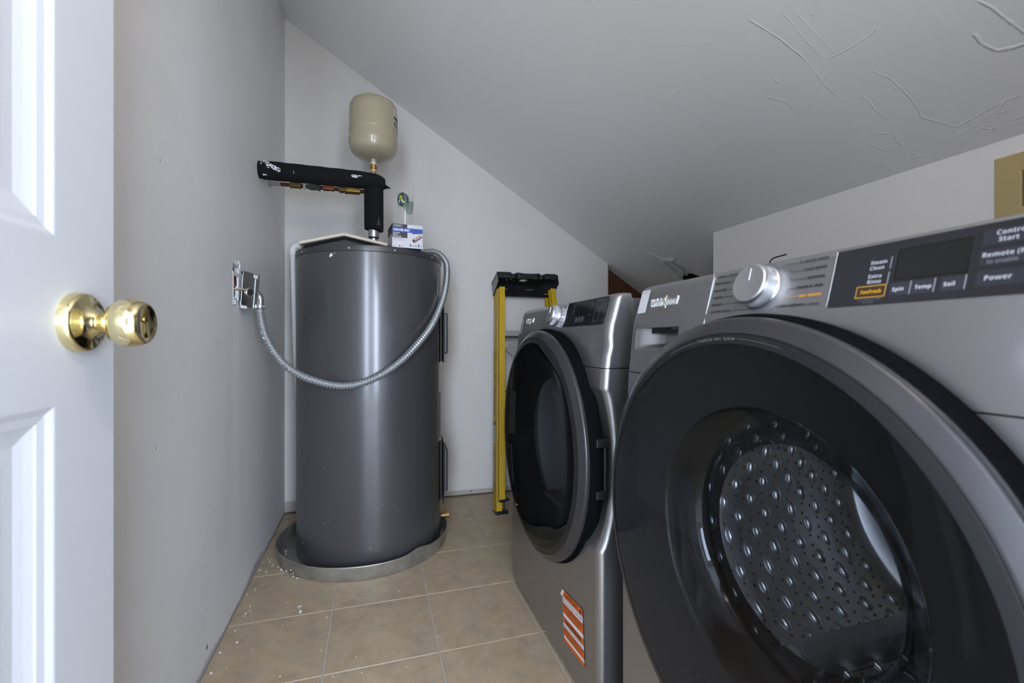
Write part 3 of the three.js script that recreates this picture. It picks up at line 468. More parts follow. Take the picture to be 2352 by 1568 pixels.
// ---------------------------------------------------------------- duct carton and plastic cup on the heater
{
  const CW = 0.119, CHt = 0.092, CD = 0.115;
  const front = canvasTex(1024, 792, (g, w, h) => {
    g.fillStyle = '#cbc9cf'; g.fillRect(0, 0, w, h);
    g.fillStyle = '#26262c'; g.fillRect(0, 0, 500, 120); g.fillRect(0, 270, 505, 190);
    g.strokeStyle = '#b9b9c0'; g.lineWidth = 5; g.strokeRect(40, 26, 290, 66); text(g, 'EVERBILT', 58, 78, 50, '#c9c9d0', { bold: true, stretch: 255 });
    g.fillStyle = '#2a4a9e'; g.fillRect(0, 120, w, 150); g.fillStyle = '#2a4a9e'; g.beginPath(); g.moveTo(650, 270); g.lineTo(690, 310); g.lineTo(1024, 270); g.fill();
    text(g, 'FLEX FOIL DUCT', 44, 232, 100, '#ffffff', { bold: true, stretch: 545 });
    text(g, 'FOR GAS AND', 22, 322, 46, '#f2f2f2', { bold: true, stretch: 230 }); text(g, 'ELECTRIC', 22, 378, 46, '#f2f2f2', { bold: true, stretch: 160 }); text(g, 'DRYER VENTING', 22, 436, 46, '#f2f2f2', { bold: true, stretch: 280 });
    text(g, 'MAXIMUM FLEXIBILITY', 40, 506, 32, '#333', { stretch: 330 }); text(g, 'FOR EASE OF INSTALLATION', 40, 552, 32, '#333', { stretch: 405 });
    text(g, '1000 000 000', 830, 66, 26, '#555', { stretch: 160 });
    // printed picture of a short piece of foil duct
    g.save(); g.translate(720, 540); g.rotate(-0.62); const gr = g.createLinearGradient(0, -62, 0, 62); gr.addColorStop(0, '#8a6a66'); gr.addColorStop(0.35, '#d9cdca'); gr.addColorStop(0.6, '#9c7a74'); gr.addColorStop(1, '#4a2c2c'); g.fillStyle = gr; g.fillRect(0, -62, 330, 124);
    for (let i = 0; i < 20; i++) { g.fillStyle = 'rgba(70,40,40,0.35)'; g.fillRect(i * 17, -62, 6, 124); }
    g.fillStyle = '#7c5350'; g.beginPath(); g.ellipse(0, 0, 44, 66, 0, 0, 7); g.fill(); g.fillStyle = '#3c1c20'; g.beginPath(); g.ellipse(0, 2, 33, 52, 0, 0, 7); g.fill(); g.restore();
    g.fillStyle = '#b0222c'; g.beginPath(); g.moveTo(215, 770); g.lineTo(238, 690); g.lineTo(262, 735); g.lineTo(285, 770); g.lineTo(262, 752); g.lineTo(244, 772); g.fill();
    for (const y of [712, 735, 758]) { g.fillStyle = '#777'; g.fillRect(300, y, 110 - (y % 40), 8); } g.strokeStyle = '#888'; g.lineWidth = 4; g.beginPath(); g.ellipse(75, 745, 30, 22, 0, 0, 7); g.stroke(); g.fillStyle = '#999'; g.fillRect(115, 740, 60, 8);
    text(g, '4', 570, 742, 130, '#16161a', { bold: true, stretch: 66 }); text(g, 'in', 655, 742, 92, '#16161a', { stretch: 76 }); text(g, 'x', 758, 742, 105, '#16161a', { bold: true, stretch: 62 }); text(g, '8', 850, 742, 130, '#16161a', { bold: true, stretch: 68 }); text(g, 'ft', 932, 742, 92, '#16161a', { stretch: 62 });
  });
  const side = canvasTex(256, 256, (g) => { g.fillStyle = '#cfcac8'; g.fillRect(0, 0, 256, 256); g.fillStyle = '#2a2a2e'; g.fillRect(0, 0, 256, 110); for (let i = 0; i < 5; i++) { g.fillStyle = i % 2 ? '#8c827e' : '#6a6462'; g.fillRect(20 + i * 46, 120, 22, 136); } });
  const plain = std(C(0.70, 0.69, 0.70), 0.6), dark = std(C(0.03, 0.03, 0.034), 0.5), blue = std(C(0.035, 0.09, 0.40), 0.45);
  const fm = std(C(1, 1, 1), 0.45, 0, { map: front }), sm = std(C(1, 1, 1), 0.5, 0, { map: side });
  const carton = new THREE.Mesh(new THREE.BoxGeometry(CW, CHt, CD).translate(CW / 2, CHt / 2, -CD / 2), [plain, sm, dark, blue, fm, plain]);
  carton.name = 'duct_carton'; carton.position.copy(W(0.0735, 1.2545, 1.834)); carton.rotation.y = 0.11; scene.add(carton);
  tag(carton, 'small white and blue cardboard carton marked flex foil duct on the heater', 'box');

  const cup = thing('plastic_cup', 'clear plastic cup with round green stickers on top of the duct carton', 'cup', W(0.1275, 1.3468, 1.893));
  part('cup_wall', lathe([[0, 0.001], [0.026, 0.001], [0.0285, 0.003], [0.0348, 0.133], [0.0358, 0.1345], [0.0355, 0.136], [0.0345, 0.1358]], 48), phys(C(0.97, 0.97, 0.96), 0.04, 0, { transmission: 1, thickness: 0, ior: 1.45 }), cup);
  const logo = (fade) => canvasTex(256, 256, (g) => {
    g.clearRect(0, 0, 256, 256); g.beginPath(); g.arc(128, 128, 124, 0, 7); g.fillStyle = fade ? '#8d9a94' : '#17352f'; g.fill(); if (fade) return;
    g.strokeStyle = '#c9d3c9'; g.lineWidth = 5; g.setLineDash([14, 9, 22, 8]); g.beginPath(); g.arc(128, 128, 106, 0.5, 2.9); g.stroke(); g.beginPath(); g.arc(128, 128, 106, 3.5, 4.6); g.stroke(); g.setLineDash([]);
    g.fillStyle = '#cdbb3e'; g.beginPath(); g.arc(96, 88, 34, 0, 7); g.fill(); g.fillStyle = '#17352f'; g.beginPath(); g.arc(100, 92, 14, 0, 7); g.fill();
    g.fillStyle = '#8fa9d6'; g.beginPath(); g.ellipse(58, 150, 20, 36, -0.2, 0, 7); g.fill(); g.fillStyle = '#d8ddd2'; g.beginPath(); g.ellipse(120, 140, 22, 16, 0.8, 0, 7); g.fill(); g.fillStyle = '#a9b27a'; g.beginPath(); g.ellipse(150, 170, 40, 14, -0.4, 0, 7); g.fill();
  });
  const patch = (a0, fade) => part('sticker', grid(16, 8, (u, v) => { const a = a0 + (u - 0.5) * 1.55, y = lerp(0.074, 0.133, v), r = lerp(0.0285, 0.0348, y / 0.133) + 0.0004; return [r * Math.sin(a), y, r * Math.cos(a)]; }), std(C(1, 1, 1), 0.4, 0, { map: logo(fade), transparent: true }), cup, fade ? 'pale back of a round sticker' : 'round dark green sticker');
  patch(-0.42, false);
  const back = patch(2.55, true); back.position.y = -0.014;
}
// ---------------------------------------------------------------- flexible metal conduit from the wall plate round to the top of the heater
{
  const t = thing('flexible_conduit', 'ribbed flexible metal conduit drooping in front of the heater from the wall', 'conduit');
  const P = [[-0.3775, 1.000, 1.784], [-0.376, 0.975, 1.784], [-0.365, 0.921, 1.782], [-0.342, 0.865, 1.783], [-0.307, 0.812, 1.788], [-0.262, 0.772, 1.79], [-0.20, 0.742, 1.792], [-0.1235, 0.722, 1.793], [-0.064, 0.7235, 1.79], [0.001, 0.735, 1.788], [0.0225, 0.754, 1.788], [0.104, 0.81, 1.793], [0.166, 0.871, 1.822], [0.228, 0.945, 1.885], [0.277, 1.03, 1.97], [0.311, 1.117, 2.04], [0.329, 1.207, 2.1], [0.328, 1.262, 2.14], [0.296, 1.304, 2.165], [0.255, 1.311, 2.175], [0.222, 1.297, 2.18], [0.21, 1.252, 2.18]];
  const P2 = P.filter((_, i) => i !== 9);
  const curve = new THREE.CatmullRomCurve3(P2.map((p) => W(...p)), false, 'centripetal');
  const L = curve.getLength(), pitch = 0.0112, ridges = Math.round(L / pitch), n = ridges * 9, seg = 16, fr = curve.computeFrenetFrames(n, false), v = new THREE.Vector3();
  const pts = curve.getSpacedPoints(n);
  part('armour', grid(seg, n, (a, b) => {
    const k = Math.round(b * n), th = a * 2 * Math.PI, ph = Math.PI * (k / 9 + a), r = 0.0148 - 0.0036 * Math.pow(Math.abs(Math.cos(ph)), 2.2);
    v.copy(pts[k]).addScaledVector(fr.normals[k], r * Math.cos(th)).addScaledVector(fr.binormals[k], r * Math.sin(th)); return [v.x, v.y, v.z];
  }), std(C(0.40, 0.42, 0.43), 0.42, 0.7), t);
  const con = std(C(0.48, 0.49, 0.5), 0.3, 1);
  part('angle_connector', tube([W(-0.398, 1.05, 1.772), W(-0.390, 1.051, 1.782), W(-0.3815, 1.046, 1.788), W(-0.3775, 1.034, 1.789), W(-0.377, 1.018, 1.787), W(-0.3775, 1.0, 1.784)], 0.0108, 28, 18), con, t, 'right-angle screw connector');
  part('clamp_ring', cyl(0.0165, 0.0165, 0.010, 20).translate(-0.3775, 1.002, -1.784), con, t);
  for (const dD of [-0.012, 0.014]) part('clamp_screw', cyl(0.0042, 0.0042, 0.012, 10).rotateZ(1.57).translate(-0.356, 1.007, -1.781 + dD), con, t);
  const wh = []; for (let i = 0; i < 10; i++) { const k = Math.floor(n * (0.05 + 0.12 * rnd() * (i < 7 ? 1 : 5.2))), p = pts[k].clone().addScaledVector(new THREE.Vector3(-0.45, 0.1, 0.9).normalize(), 0.0142); wh.push(new THREE.SphereGeometry(1, 6, 5).scale(0.003 + rnd() * 0.002, 0.0018, 0.0012).translate(p.x, p.y, p.z)); }
  stuff(part('paint_spatter', joined(wh), M.speck, t));
}
// ---------------------------------------------------------------- open electrical box in the left wall and its hanging cover plate
{
  const t = thing('electrical_box', 'open recessed electrical box with coloured wires in the left wall', 'electrical box', W(XL, 1.0, 1.7));
  const metal = std(C(0.30, 0.30, 0.31), 0.4, 0.9), rim = std(C(0.72, 0.72, 0.73), 0.5);
  const b = (x0, x1, h0, h1, d0, d1) => boxXHD(x0, x1, h0, h1, d0 - 1.7, d1 - 1.7);
  part('box_shell', joined([b(-0.06, -0.002, 0.012, 0.014, 1.672, 1.728), b(-0.06, -0.002, 0.104, 0.106, 1.672, 1.728), b(-0.06, -0.002, 0.012, 0.106, 1.67, 1.672), b(-0.06, -0.002, 0.012, 0.106, 1.728, 1.73), b(-0.062, -0.06, 0.012, 0.106, 1.67, 1.73)]), metal, t);
  parts('box_rim', [b(-0.003, 0.001, 0.004, 0.113, 1.6645, 1.672), b(-0.004, 0.001, 0.004, 0.114, 1.7235, 1.735), b(-0.003, 0.001, 0.1, 0.113, 1.67, 1.725), b(-0.003, 0.001, 0.006, 0.022, 1.69, 1.73)], rim, t, 'white painted rim of the box');
  const wire = (pts, r, m, name, label) => part(name, tube(pts.map((p) => new THREE.Vector3(p[0], p[1], -(p[2] - 1.7))), r, 30, 8), m, t, label);
  wire([[-0.05, 0.102, 1.705], [-0.012, 0.1, 1.705], [-0.006, 0.085, 1.706], [-0.008, 0.068, 1.707], [-0.05, 0.06, 1.70]], 0.0055, std(C(0.10, 0.008, 0.014), 0.35), 'wire', 'dark red wire');
  wire([[-0.05, 0.084, 1.715], [-0.008, 0.08, 1.714], [-0.004, 0.06, 1.714], [-0.006, 0.03, 1.714], [-0.05, 0.02, 1.71]], 0.0032, std(C(0.7, 0.7, 0.7), 0.35), 'wire', 'white wire');
  wire([[-0.05, 0.07, 1.69], [-0.016, 0.066, 1.69], [-0.012, 0.04, 1.692], [-0.02, 0.02, 1.694], [-0.05, 0.015, 1.69]], 0.0035, M.black, 'wire', 'black wire');
  part('wire_nut', cyl(0.0085, 0.0065, 0.026, 12).rotateZ(0.1).translate(-0.008, 0.074, -0.004), std(C(0.085, 0.008, 0.014), 0.35), t, 'dark red wire nut');
  wire([[-0.03, 0.058, 1.70], [0.0, 0.06, 1.71], [0.018, 0.06, 1.728], [0.03, 0.0545, 1.745]], 0.0022, std(C(0.45, 0.40, 0.35), 0.5), 'wire', 'pale wire crossing to the cover plate');
  wire([[-0.03, 0.056, 1.70], [0.0, 0.0575, 1.71], [0.018, 0.057, 1.728], [0.03, 0.052, 1.745]], 0.002, std(C(0.30, 0.15, 0.06), 0.5), 'wire', 'brown wire crossing to the cover plate');

  // cover plate: rectangular, turned-up edges, hanging from the conduit beside the box
  const p = thing('cover_plate', 'shiny metal cover plate hanging off the wall beside the open electrical box', 'cover plate', W(-0.400, 1.06, 1.752));
  p.rotation.set(0, 0, 0); p.rotation.order = 'YXZ'; p.rotation.y = Math.atan2(0.05, 0.033) * 1.0; p.rotation.z = -0.09;
  const shiny = std(C(0.62, 0.62, 0.63), 0.16, 1), edge = std(C(0.72, 0.72, 0.73), 0.4);
  const w = 0.068, h = 0.119;
  part('plate', rbox(w, h, 0.0016, 0.0007), shiny, p);
  parts('edge', [rbox(0.002, h, 0.007, 0.0008, w / 2, 0, -0.003), rbox(0.002, h, 0.007, 0.0008, -w / 2, 0, -0.003), rbox(w, 0.002, 0.007, 0.0008, 0, h / 2, -0.003), rbox(w, 0.002, 0.007, 0.0008, 0, -h / 2, -0.003)], shiny, p, 'turned-up edges');
  parts('paint_line', [rbox(0.0035, h * 0.86, 0.002, 0.0008, 0.017, -0.008, 0.0015), box(0.016, 0.012, 0.0012, 0.017, 0.051, 0.0012), rbox(0.022, 0.011, 0.012, 0.004, -0.026, -0.062, 0.004)], edge, p, 'white paint on the plate');
  part('collar', joined([new THREE.TorusGeometry(0.0135, 0.0035, 10, 24).translate(-0.004, -0.008, 0.003), cyl(0.0165, 0.0165, 0.004, 8).rotateX(Math.PI / 2).translate(-0.004, -0.008, 0.001)]), std(C(0.6, 0.6, 0.62), 0.22, 1), p, 'threaded locknut');
  part('collar_opening', cyl(0.0115, 0.0115, 0.001, 20).rotateX(Math.PI / 2).translate(-0.004, -0.008, 0.0052), M.dark, p);
}
// ---------------------------------------------------------------- folded step ladder leaning on the back wall
{
  const t = thing('step_ladder', 'folded yellow step ladder with black top cap leaning on the back wall', 'ladder', W(0.836, 0, 2.245));
  t.rotation.x = -0.185;
  const yellow = std(C(0.58, 0.365, 0.004), 0.5), alu = std(C(0.36, 0.36, 0.36), 0.4, 0.5), blackP = phys(C(0.012, 0.012, 0.013), 0.3, 0, { clearcoat: 0.3 }), rivet = std(C(0.62, 0.58, 0.42), 0.25, 1);
  const halfAt = (y) => lerp(0.232, 0.168, y / 1.22);
  // channel section: web at the outside, flanges towards the middle; extruded up and leaned with the taper
  function channel(side, z0, z1, flange, y0, y1, inset) {
    const th = 0.0045, s = new THREE.Shape([[0, z0], [flange, z0], [flange, z0 + th], [th, z0 + th], [th, z1 - th], [flange, z1 - th], [flange, z1], [0, z1]].map((p) => new THREE.Vector2(...p)));
    const g = new THREE.ExtrudeGeometry(s, { depth: 1, bevelEnabled: false }), p = g.attributes.position;
    for (let i = 0; i < p.count; i++) { const k = p.getZ(i), y = lerp(y0, y1, k), x = -halfAt(y) + inset + p.getX(i); p.setXYZ(i, side < 0 ? x : -x, y, p.getY(i)); }
    const ng = g.toNonIndexed(); ng.computeVertexNormals(); return ng;
  }
  const railX = (y) => -halfAt(y);
  for (const sd of [-1, 1]) {
    part('front_rail', channel(sd, -0.066, 0.006, 0.03, 0.012, 1.2, 0), yellow, t);
    part('rear_rail', channel(sd, 0.008, 0.046, 0.03, 0.075, 1.2, 0.004), yellow, t);
    part('foot', rbox(0.066, 0.018, 0.078, 0.004, sd * (halfAt(0) - 0.03), 0.008, -0.03), blackP, t);
    part('rear_foot', joined([rbox(0.034, 0.014, 0.044, 0.003, sd * (halfAt(0.075) - 0.022), 0.072, 0.026), rbox(0.02, 0.014, 0.03, 0.003, sd * (halfAt(0.075) - 0.05), 0.074, 0.022), cyl(0.005, 0.005, 0.04, 10).translate(sd * (halfAt(0.05) - 0.034), 0.03, 0.016)]), blackP, t);
  }
  for (const y of [0.33, 0.63, 0.93]) {
    const hw = halfAt(y) - 0.006;
    const st = part('step', joined([rbox(2 * hw, 0.003, 0.085, 0.001, 0, y + 0.026, -0.024), rbox(2 * hw, 0.028, 0.003, 0.001, 0, y + 0.012, 0.018), rbox(2 * hw, 0.028, 0.003, 0.001, 0, y + 0.012, -0.066)]), alu, t);
    parts('rivet', [-1, 1].map((s) => new THREE.SphereGeometry(0.0045, 10, 6).scale(1, 1, 0.6).translate(s * (hw - 0.015), y + 0.012, 0.02)), rivet, st);
  }
  for (const y of [0.28, 0.58, 0.876]) {
    const hw = halfAt(y) - 0.006;
    part('brace_bar', rbox(2 * hw, 0.032, 0.003, 0.001, 0, y, 0.036), alu, t);
    for (const s of [-1, 1]) {
      part('diagonal_brace', rbox(0.004, 0.085, 0.016, 0.0015).rotateZ(s * -0.85).translate(s * (hw - 0.045), y - 0.035, 0.026), alu, t);
      parts('rivet', [[hw - 0.012, 0], [hw - 0.055, 0], [hw - 0.012, -0.055]].map(([x, dy]) => new THREE.SphereGeometry(0.0046, 10, 6).scale(1, 1, 0.6).translate(s * x, y + dy, 0.0465 - (x < hw - 0.02 ? 0.008 : 0))), rivet, t);
    }
  }
  for (const y of [0.165, 0.178]) part('rivet', new THREE.SphereGeometry(0.005, 10, 6).scale(1, 1, 0.6).translate(railX(y) + 0.024, y, 0.0468), rivet, t);
  // top cap, tilted a little forward of the rails
  const cap = part('top_cap', (() => {
    const s = new THREE.Shape(), hw = 0.172;
    s.moveTo(-hw, -0.068); s.lineTo(hw, -0.068); s.lineTo(hw, 0.052); s.lineTo(hw - 0.012, 0.066); s.lineTo(hw - 0.068, 0.066);
    s.lineTo(0.088, 0.05); s.lineTo(0.076, 0.05); s.lineTo(0.066, 0.066); s.lineTo(0.05, 0.064); s.quadraticCurveTo(0, 0.052, -0.045, 0.064); s.lineTo(-0.062, 0.066); s.lineTo(-0.072, 0.05); s.lineTo(-0.086, 0.05); s.lineTo(-0.098, 0.066); s.lineTo(-hw, 0.066);
    const hole = new THREE.Path(); hole.absellipse(-0.005, -0.014, 0.026, 0.02, 0, Math.PI * 2); s.holes.push(hole);
    return new THREE.ExtrudeGeometry(s, { depth: 0.006, bevelEnabled: true, bevelSize: 0.0015, bevelThickness: 0.0015, bevelSegments: 2 }).rotateX(Math.PI / 2).translate(0, 0.003, 0);
  })(), blackP, t, 'black moulded top cap');
  cap.position.set(0.004, 1.268, -0.012); cap.scale.set(1.05, 1.1, 1); cap.rotation.x = 0.17 * -1;
  const backSkirt = new THREE.Shape([[-0.17, -0.075], [0.17, -0.075], [0.17, 0], [-0.17, 0]].map((p) => new THREE.Vector2(...p)));
  for (const [x0, x1] of [[-0.115, -0.082], [0.018, 0.07]]) backSkirt.holes.push(new THREE.Path([[x0, -0.034], [x0, -0.028], [x1, -0.028], [x1, -0.034]].map((p) => new THREE.Vector2(...p))));
  part('back_skirt', new THREE.ExtrudeGeometry(backSkirt, { depth: 0.005, bevelEnabled: false }).translate(0, 0, -0.066), blackP, cap);
  parts('front_skirt', [[-0.172, -0.096], [-0.06, 0.05], [0.09, 0.162]].map(([a, b]) => rbox(b - a, 0.03, 0.005, 0.002, (a + b) / 2, -0.013, 0.063)), blackP, cap);
  parts('notch_cup', [-0.079, 0.08].map((x) => new THREE.CylinderGeometry(0.019, 0.016, 0.022, 20, 1, true).translate(x, -0.014, 0.042)), blackP, cap);
  for (const s of [-1, 1]) part('side_skirt', (() => { const sh = new THREE.Shape([[-0.066, -0.073], [0.064, -0.049], [0.064, 0.001], [-0.066, 0.001]].map((p) => new THREE.Vector2(...p))); return new THREE.ExtrudeGeometry(sh, { depth: 0.004, bevelEnabled: false }).rotateY(-Math.PI / 2).translate(s * 0.17 + 0.002, 0, 0); })(), blackP, cap);
  stuff(part('paint_fleck', joined([[-0.13, -0.02], [-0.1, -0.035], [-0.055, -0.008], [-0.125, -0.04], [-0.05, -0.02], [0.04, -0.03], [0.11, -0.015], [-0.06, -0.03]].map(([x, y]) => new THREE.SphereGeometry(0.0016, 6, 4).translate(x, y, 0.066))), M.speck, cap));
  // printed labels and spreader on the outer face of the left rail
  const lab = (name, y0, y1, z0, z1, draw, label, cw = 96, ch = 512) => part(name, (() => { const g = grid(1, 1, (u, v) => { const y = lerp(y0, y1, v); return [railX(y) - 0.0006, y, lerp(z0, z1, u)]; }); return g; })(), std(C(1, 1, 1), 0.5, 0, { map: canvasTex(cw, ch, draw) }), t, label);
  const vtext = (g, s, cx, cy, size, color, len, o = {}) => { g.save(); g.translate(cx, cy); g.rotate(-Math.PI / 2); text(g, s, -len / 2, size * 0.36, size, color, { stretch: len, ...o }); g.restore(); };
  lab('caution_label', 0.9, 1.09, -0.058, -0.022, (g, w, h) => { g.fillStyle = '#b59a2a'; g.fillRect(0, 0, w, h); g.strokeStyle = '#e4e0cc'; g.lineWidth = 5; g.strokeRect(14, 20, 60, h - 40); for (let y = 40; y < h - 50; y += 26) { g.fillStyle = '#d6d0b4'; g.fillRect(30, y, 12 + (y * 7 % 26), 16); } }, 'pale printed caution label');
  lab('caution_label', 0.5, 0.66, -0.058, -0.02, (g, w, h) => { g.fillStyle = '#b08c10'; g.fillRect(0, 0, w, h); for (let y = 30; y < h - 30; y += 22) { g.fillStyle = '#5a4a10'; g.fillRect(26, y, 16 + (y * 5 % 30), 11); } g.strokeStyle = '#5a4a10'; g.lineWidth = 4; g.strokeRect(14, 14, w - 30, h - 28); });
  lab('caution_label', 0.36, 0.47, -0.058, -0.016, (g, w, h) => { g.fillStyle = '#c9c3ad'; g.fillRect(0, 0, w, h); g.fillStyle = '#5a4210'; g.fillRect(0, 0, w, 90); for (let y = 130; y < h - 30; y += 30) { g.fillStyle = '#77705a'; g.fillRect(22, y, 20 + (y * 5 % 34), 15); } });
  lab('maker_label', 0.105, 0.335, -0.056, -0.018, (g, w, h) => { g.fillStyle = '#b08c10'; g.fillRect(0, 0, w, h); g.fillStyle = '#4a3c10'; g.beginPath(); g.moveTo(50, 0); g.quadraticCurveTo(86, h / 2, 50, h); g.quadraticCurveTo(14, h / 2, 50, 0); g.fill(); vtext(g, 'WERNER', 50, h / 2, 42, '#d6d0b4', h * 0.62, { bold: true }); }, 'dark lens-shaped label with white lettering');
  const spr = part('spreader', joined([rbox(0.005, 0.026, 0.05, 0.002, 0, 0.088, 0), rbox(0.004, 0.17, 0.007, 0.0015, 0, 0.005, -0.02), rbox(0.004, 0.13, 0.007, 0.0015).rotateX(0.08).translate(0, 0.02, 0.012), cyl(0.006, 0.006, 0.006, 10).rotateZ(1.57).translate(0, -0.045, 0.016)]), std(C(0.30, 0.22, 0.06), 0.4, 0.8), t, 'dull brass spreader arms');
  spr.position.set(railX(0.8) - 0.004, 0.76, -0.026); spr.rotation.z = -0.052;
}
// ---------------------------------------------------------------- washer and dryer
const font = await new FontLoader().loadAsync('fonts/droid/droid_sans_bold.typeface.json');
// shared shape of the fronts; local frame: x to the right seen from the front, y up, z out of the front; z = 0 is X = 0.505
const FW = 0.343, PROF = [[0.0, 0.002], [0.02, 0.008], [0.05, 0.0095], [0.4, 0.0095], [0.47, 0.005], [0.78, -0.002], [0.822, -0.005], [0.905, -0.0145], [0.925, -0.0175], [0.94, -0.0225], [1.0, -0.0395]];
function baseZ(y) { for (let i = 1; i < PROF.length; i++) if (y <= PROF[i][0]) { const [a, za] = PROF[i - 1], [b, zb] = PROF[i]; return lerp(za, zb, (y - a) / (b - a)); } return PROF.at(-1)[1]; }
const sideDip = (y) => (y > 0.4 && y < 0.772 ? 0.030 * Math.pow(Math.sin(Math.PI * (y - 0.4) / 0.372), 0.62) : 0);
const frontZ = (x, y) => baseZ(y) - sideDip(y) * smooth(Math.abs(x), 0.16, 0.315) - 0.0035 * smooth(Math.abs(x), 0.26, 0.29) * Math.exp(-Math.pow((y - 0.873) / 0.016, 2)) * (x > 0 ? 1 : 0);
function frontShell(y0, y1, rows, roundTop, skip) {
  const r = 0.018, zb = -0.078, ys = [];
  for (let j = 0; j <= rows; j++) ys.push([lerp(y0, roundTop ? y1 - 0.014 : y1, j / rows), 0]);
  if (roundTop) { for (let k = 1; k <= 6; k++) { const a = k / 6 * Math.PI / 2; ys.push([y1 - 0.014 + 0.014 * Math.sin(a), 0.014 * (1 - Math.cos(a))]); } }
  const NX = 96, NC = 8, row = ([y, inset]) => {
    const w = FW - 0.016 * Math.pow(Math.max(0, 1 - y / 0.06), 2) - inset * 0.6, out = [];
    const zc = (x) => frontZ(x, Math.min(y, 1.0)) - inset;
    const zl = zc(-w + r), zr = zc(w - r);
    out.push([-w, y, zb], [-w, y, lerp(zb, zl - r, 0.5)]);
    for (let k = 0; k <= NC; k++) { const a = k / NC * Math.PI / 2; out.push([-w + r - r * Math.cos(a), y, zl - r + r * Math.sin(a)]); }
    for (let k = 1; k < NX; k++) { const x = lerp(-w + r, w - r, k / NX); out.push([x, y, zc(x)]); }
    for (let k = NC; k >= 0; k--) { const a = k / NC * Math.PI / 2; out.push([w - r + r * Math.cos(a), y, zr - r + r * Math.sin(a)]); }
    out.push([w, y, lerp(zb, zr - r, 0.5)], [w, y, zb]); return out;
  };
  const R = ys.map(row); if (roundTop) R.push(R.at(-1).map(([x, y]) => [x, y, zb]));
  const n = R[0].length, p = [], uv = [], idx = [];
  for (const q of R) for (const [x, y, z] of q) { p.push(x, y, z); uv.push(x, y); }
  for (let j = 0; j < R.length - 1; j++) for (let i = 0; i < n - 1; i++) {
    const a = j * n + i, q = R[j][i]; if (skip && skip((q[0] + R[j + 1][i + 1][0]) / 2, (q[1] + R[j + 1][i + 1][1]) / 2, i > NC && i < n - NC)) continue;
    idx.push(a, a + 1, a + n + 1, a, a + n + 1, a + n);
  }
  const g = new THREE.BufferGeometry(); g.setAttribute('position', new THREE.Float32BufferAttribute(p, 3)); g.setAttribute('uv', new THREE.Float32BufferAttribute(uv, 2)); g.setIndex(idx); g.computeVertexNormals(); return g;
}
// a thin sheet lying on the console, following its lean
const onFront = (x0, x1, y0, y1, off, nx = 12, ny = 14) => grid(nx, ny, (u, v) => { const x = lerp(x0, x1, u), y = lerp(y0, y1, v); return [x, y, frontZ(x, y) + off]; });
function ringSector(r0, r1, a0, a1, z, n = 48) { return grid(n, 1, (u, v) => { const a = lerp(a0, a1, u), r = lerp(r0, r1, v); return [r * Math.sin(a), r * Math.cos(a), z]; }); }
const flake = dataTex(256, 256, () => { const n = 215 + 40 * rnd(); return [n, n, n]; }, false); flake.repeat.set(8, 8);
const AP = {
  body: std(C(0.38, 0.378, 0.385), 0.36, 0.9, { roughnessMap: flake }),
  cabinet: std(C(0.17, 0.17, 0.178), 0.4, 0.6),
  bezel: std(C(0.052, 0.050, 0.054), 0.24, 0.35),
  rim: phys(C(0.005, 0.005, 0.006), 1.0, 0, { specularIntensity: 0.05 }),
  gloss: phys(C(0.006, 0.006, 0.007), 0.06, 0, { clearcoat: 1, clearcoatRoughness: 0.03 }),
  chrome: std(C(0.72, 0.72, 0.74), 0.16, 1),
  silver: std(C(0.60, 0.60, 0.62), 0.28, 0.9),
  rubber: std(C(0.03, 0.03, 0.032), 0.6),
  drum: std(C(0.66, 0.66, 0.67), 0.28, 1),
  tint: phys(C(0.74, 0.76, 0.79), 0.0, 0, { transmission: 1, thickness: 0, ior: 1.22 }),
  clear: phys(C(0.93, 0.95, 0.96), 0.0, 0, { transmission: 1, thickness: 0, ior: 1.5 }),
};
const DY = 0.587;                                                       // height of the door centres
function appliance(name, label, category, D) {
  const t = thing(name, label, category, W(0.505, 0, D), -Math.PI / 2);
  part('front_panel', frontShell(0.012, 0.8215, 150, false, (x, y, f) => f && Math.hypot(x, y - DY) < 0.262), AP.body, t);
  const cs = new THREE.Shape([[-0.338, 0.02], [0.338, 0.02], [0.338, 0.985], [-0.338, 0.985]].map((p) => new THREE.Vector2(...p)));
  cs.holes.push(new THREE.Path([[-0.33, 0.03], [-0.33, 0.977], [0.33, 0.977], [0.33, 0.03]].map((p) => new THREE.Vector2(...p))));
  part('cabinet', new THREE.ExtrudeGeometry(cs, { depth: 0.64, bevelEnabled: true, bevelSize: 0.003, bevelThickness: 0.003, bevelSegments: 2 }).translate(0, 0, -0.72), AP.cabinet, t);
  part('back_panel', rbox(0.66, 0.95, 0.006, 0.002, 0, 0.502, -0.716), AP.cabinet, t);
  for (const x of [-0.28, 0.28]) part('foot', cyl(0.02, 0.017, 0.022, 16).translate(x, 0, -0.1), M.black, t);
  // door: dark rim, sloping metallic bezel, cover glass
  const d = part('door', latheZ([[0.3305, 0.024], [0.3312, 0.0295], [0.330, 0.0335], [0.327, 0.0365], [0.313, 0.0445], [0.3105, 0.0455], [0.309, 0.0448], [0.3085, 0.043]], 160), AP.bezel, t, 'dark metallic ring of the round door');
  d.position.set(0, DY, 0);
  part('door_rim', latheZ([[0.30, -0.018], [0.318, -0.016], [0.332, -0.012], [0.3355, -0.002], [0.336, 0.010], [0.334, 0.020], [0.3315, 0.0245], [0.330, 0.0245]], 128), AP.rim, d);
  part('back_shell', latheZ([[0.31, -0.012], [0.27, -0.016], [0.235, -0.016], [0.225, -0.01]], 96), AP.rim, d);
  return [t, d];
}
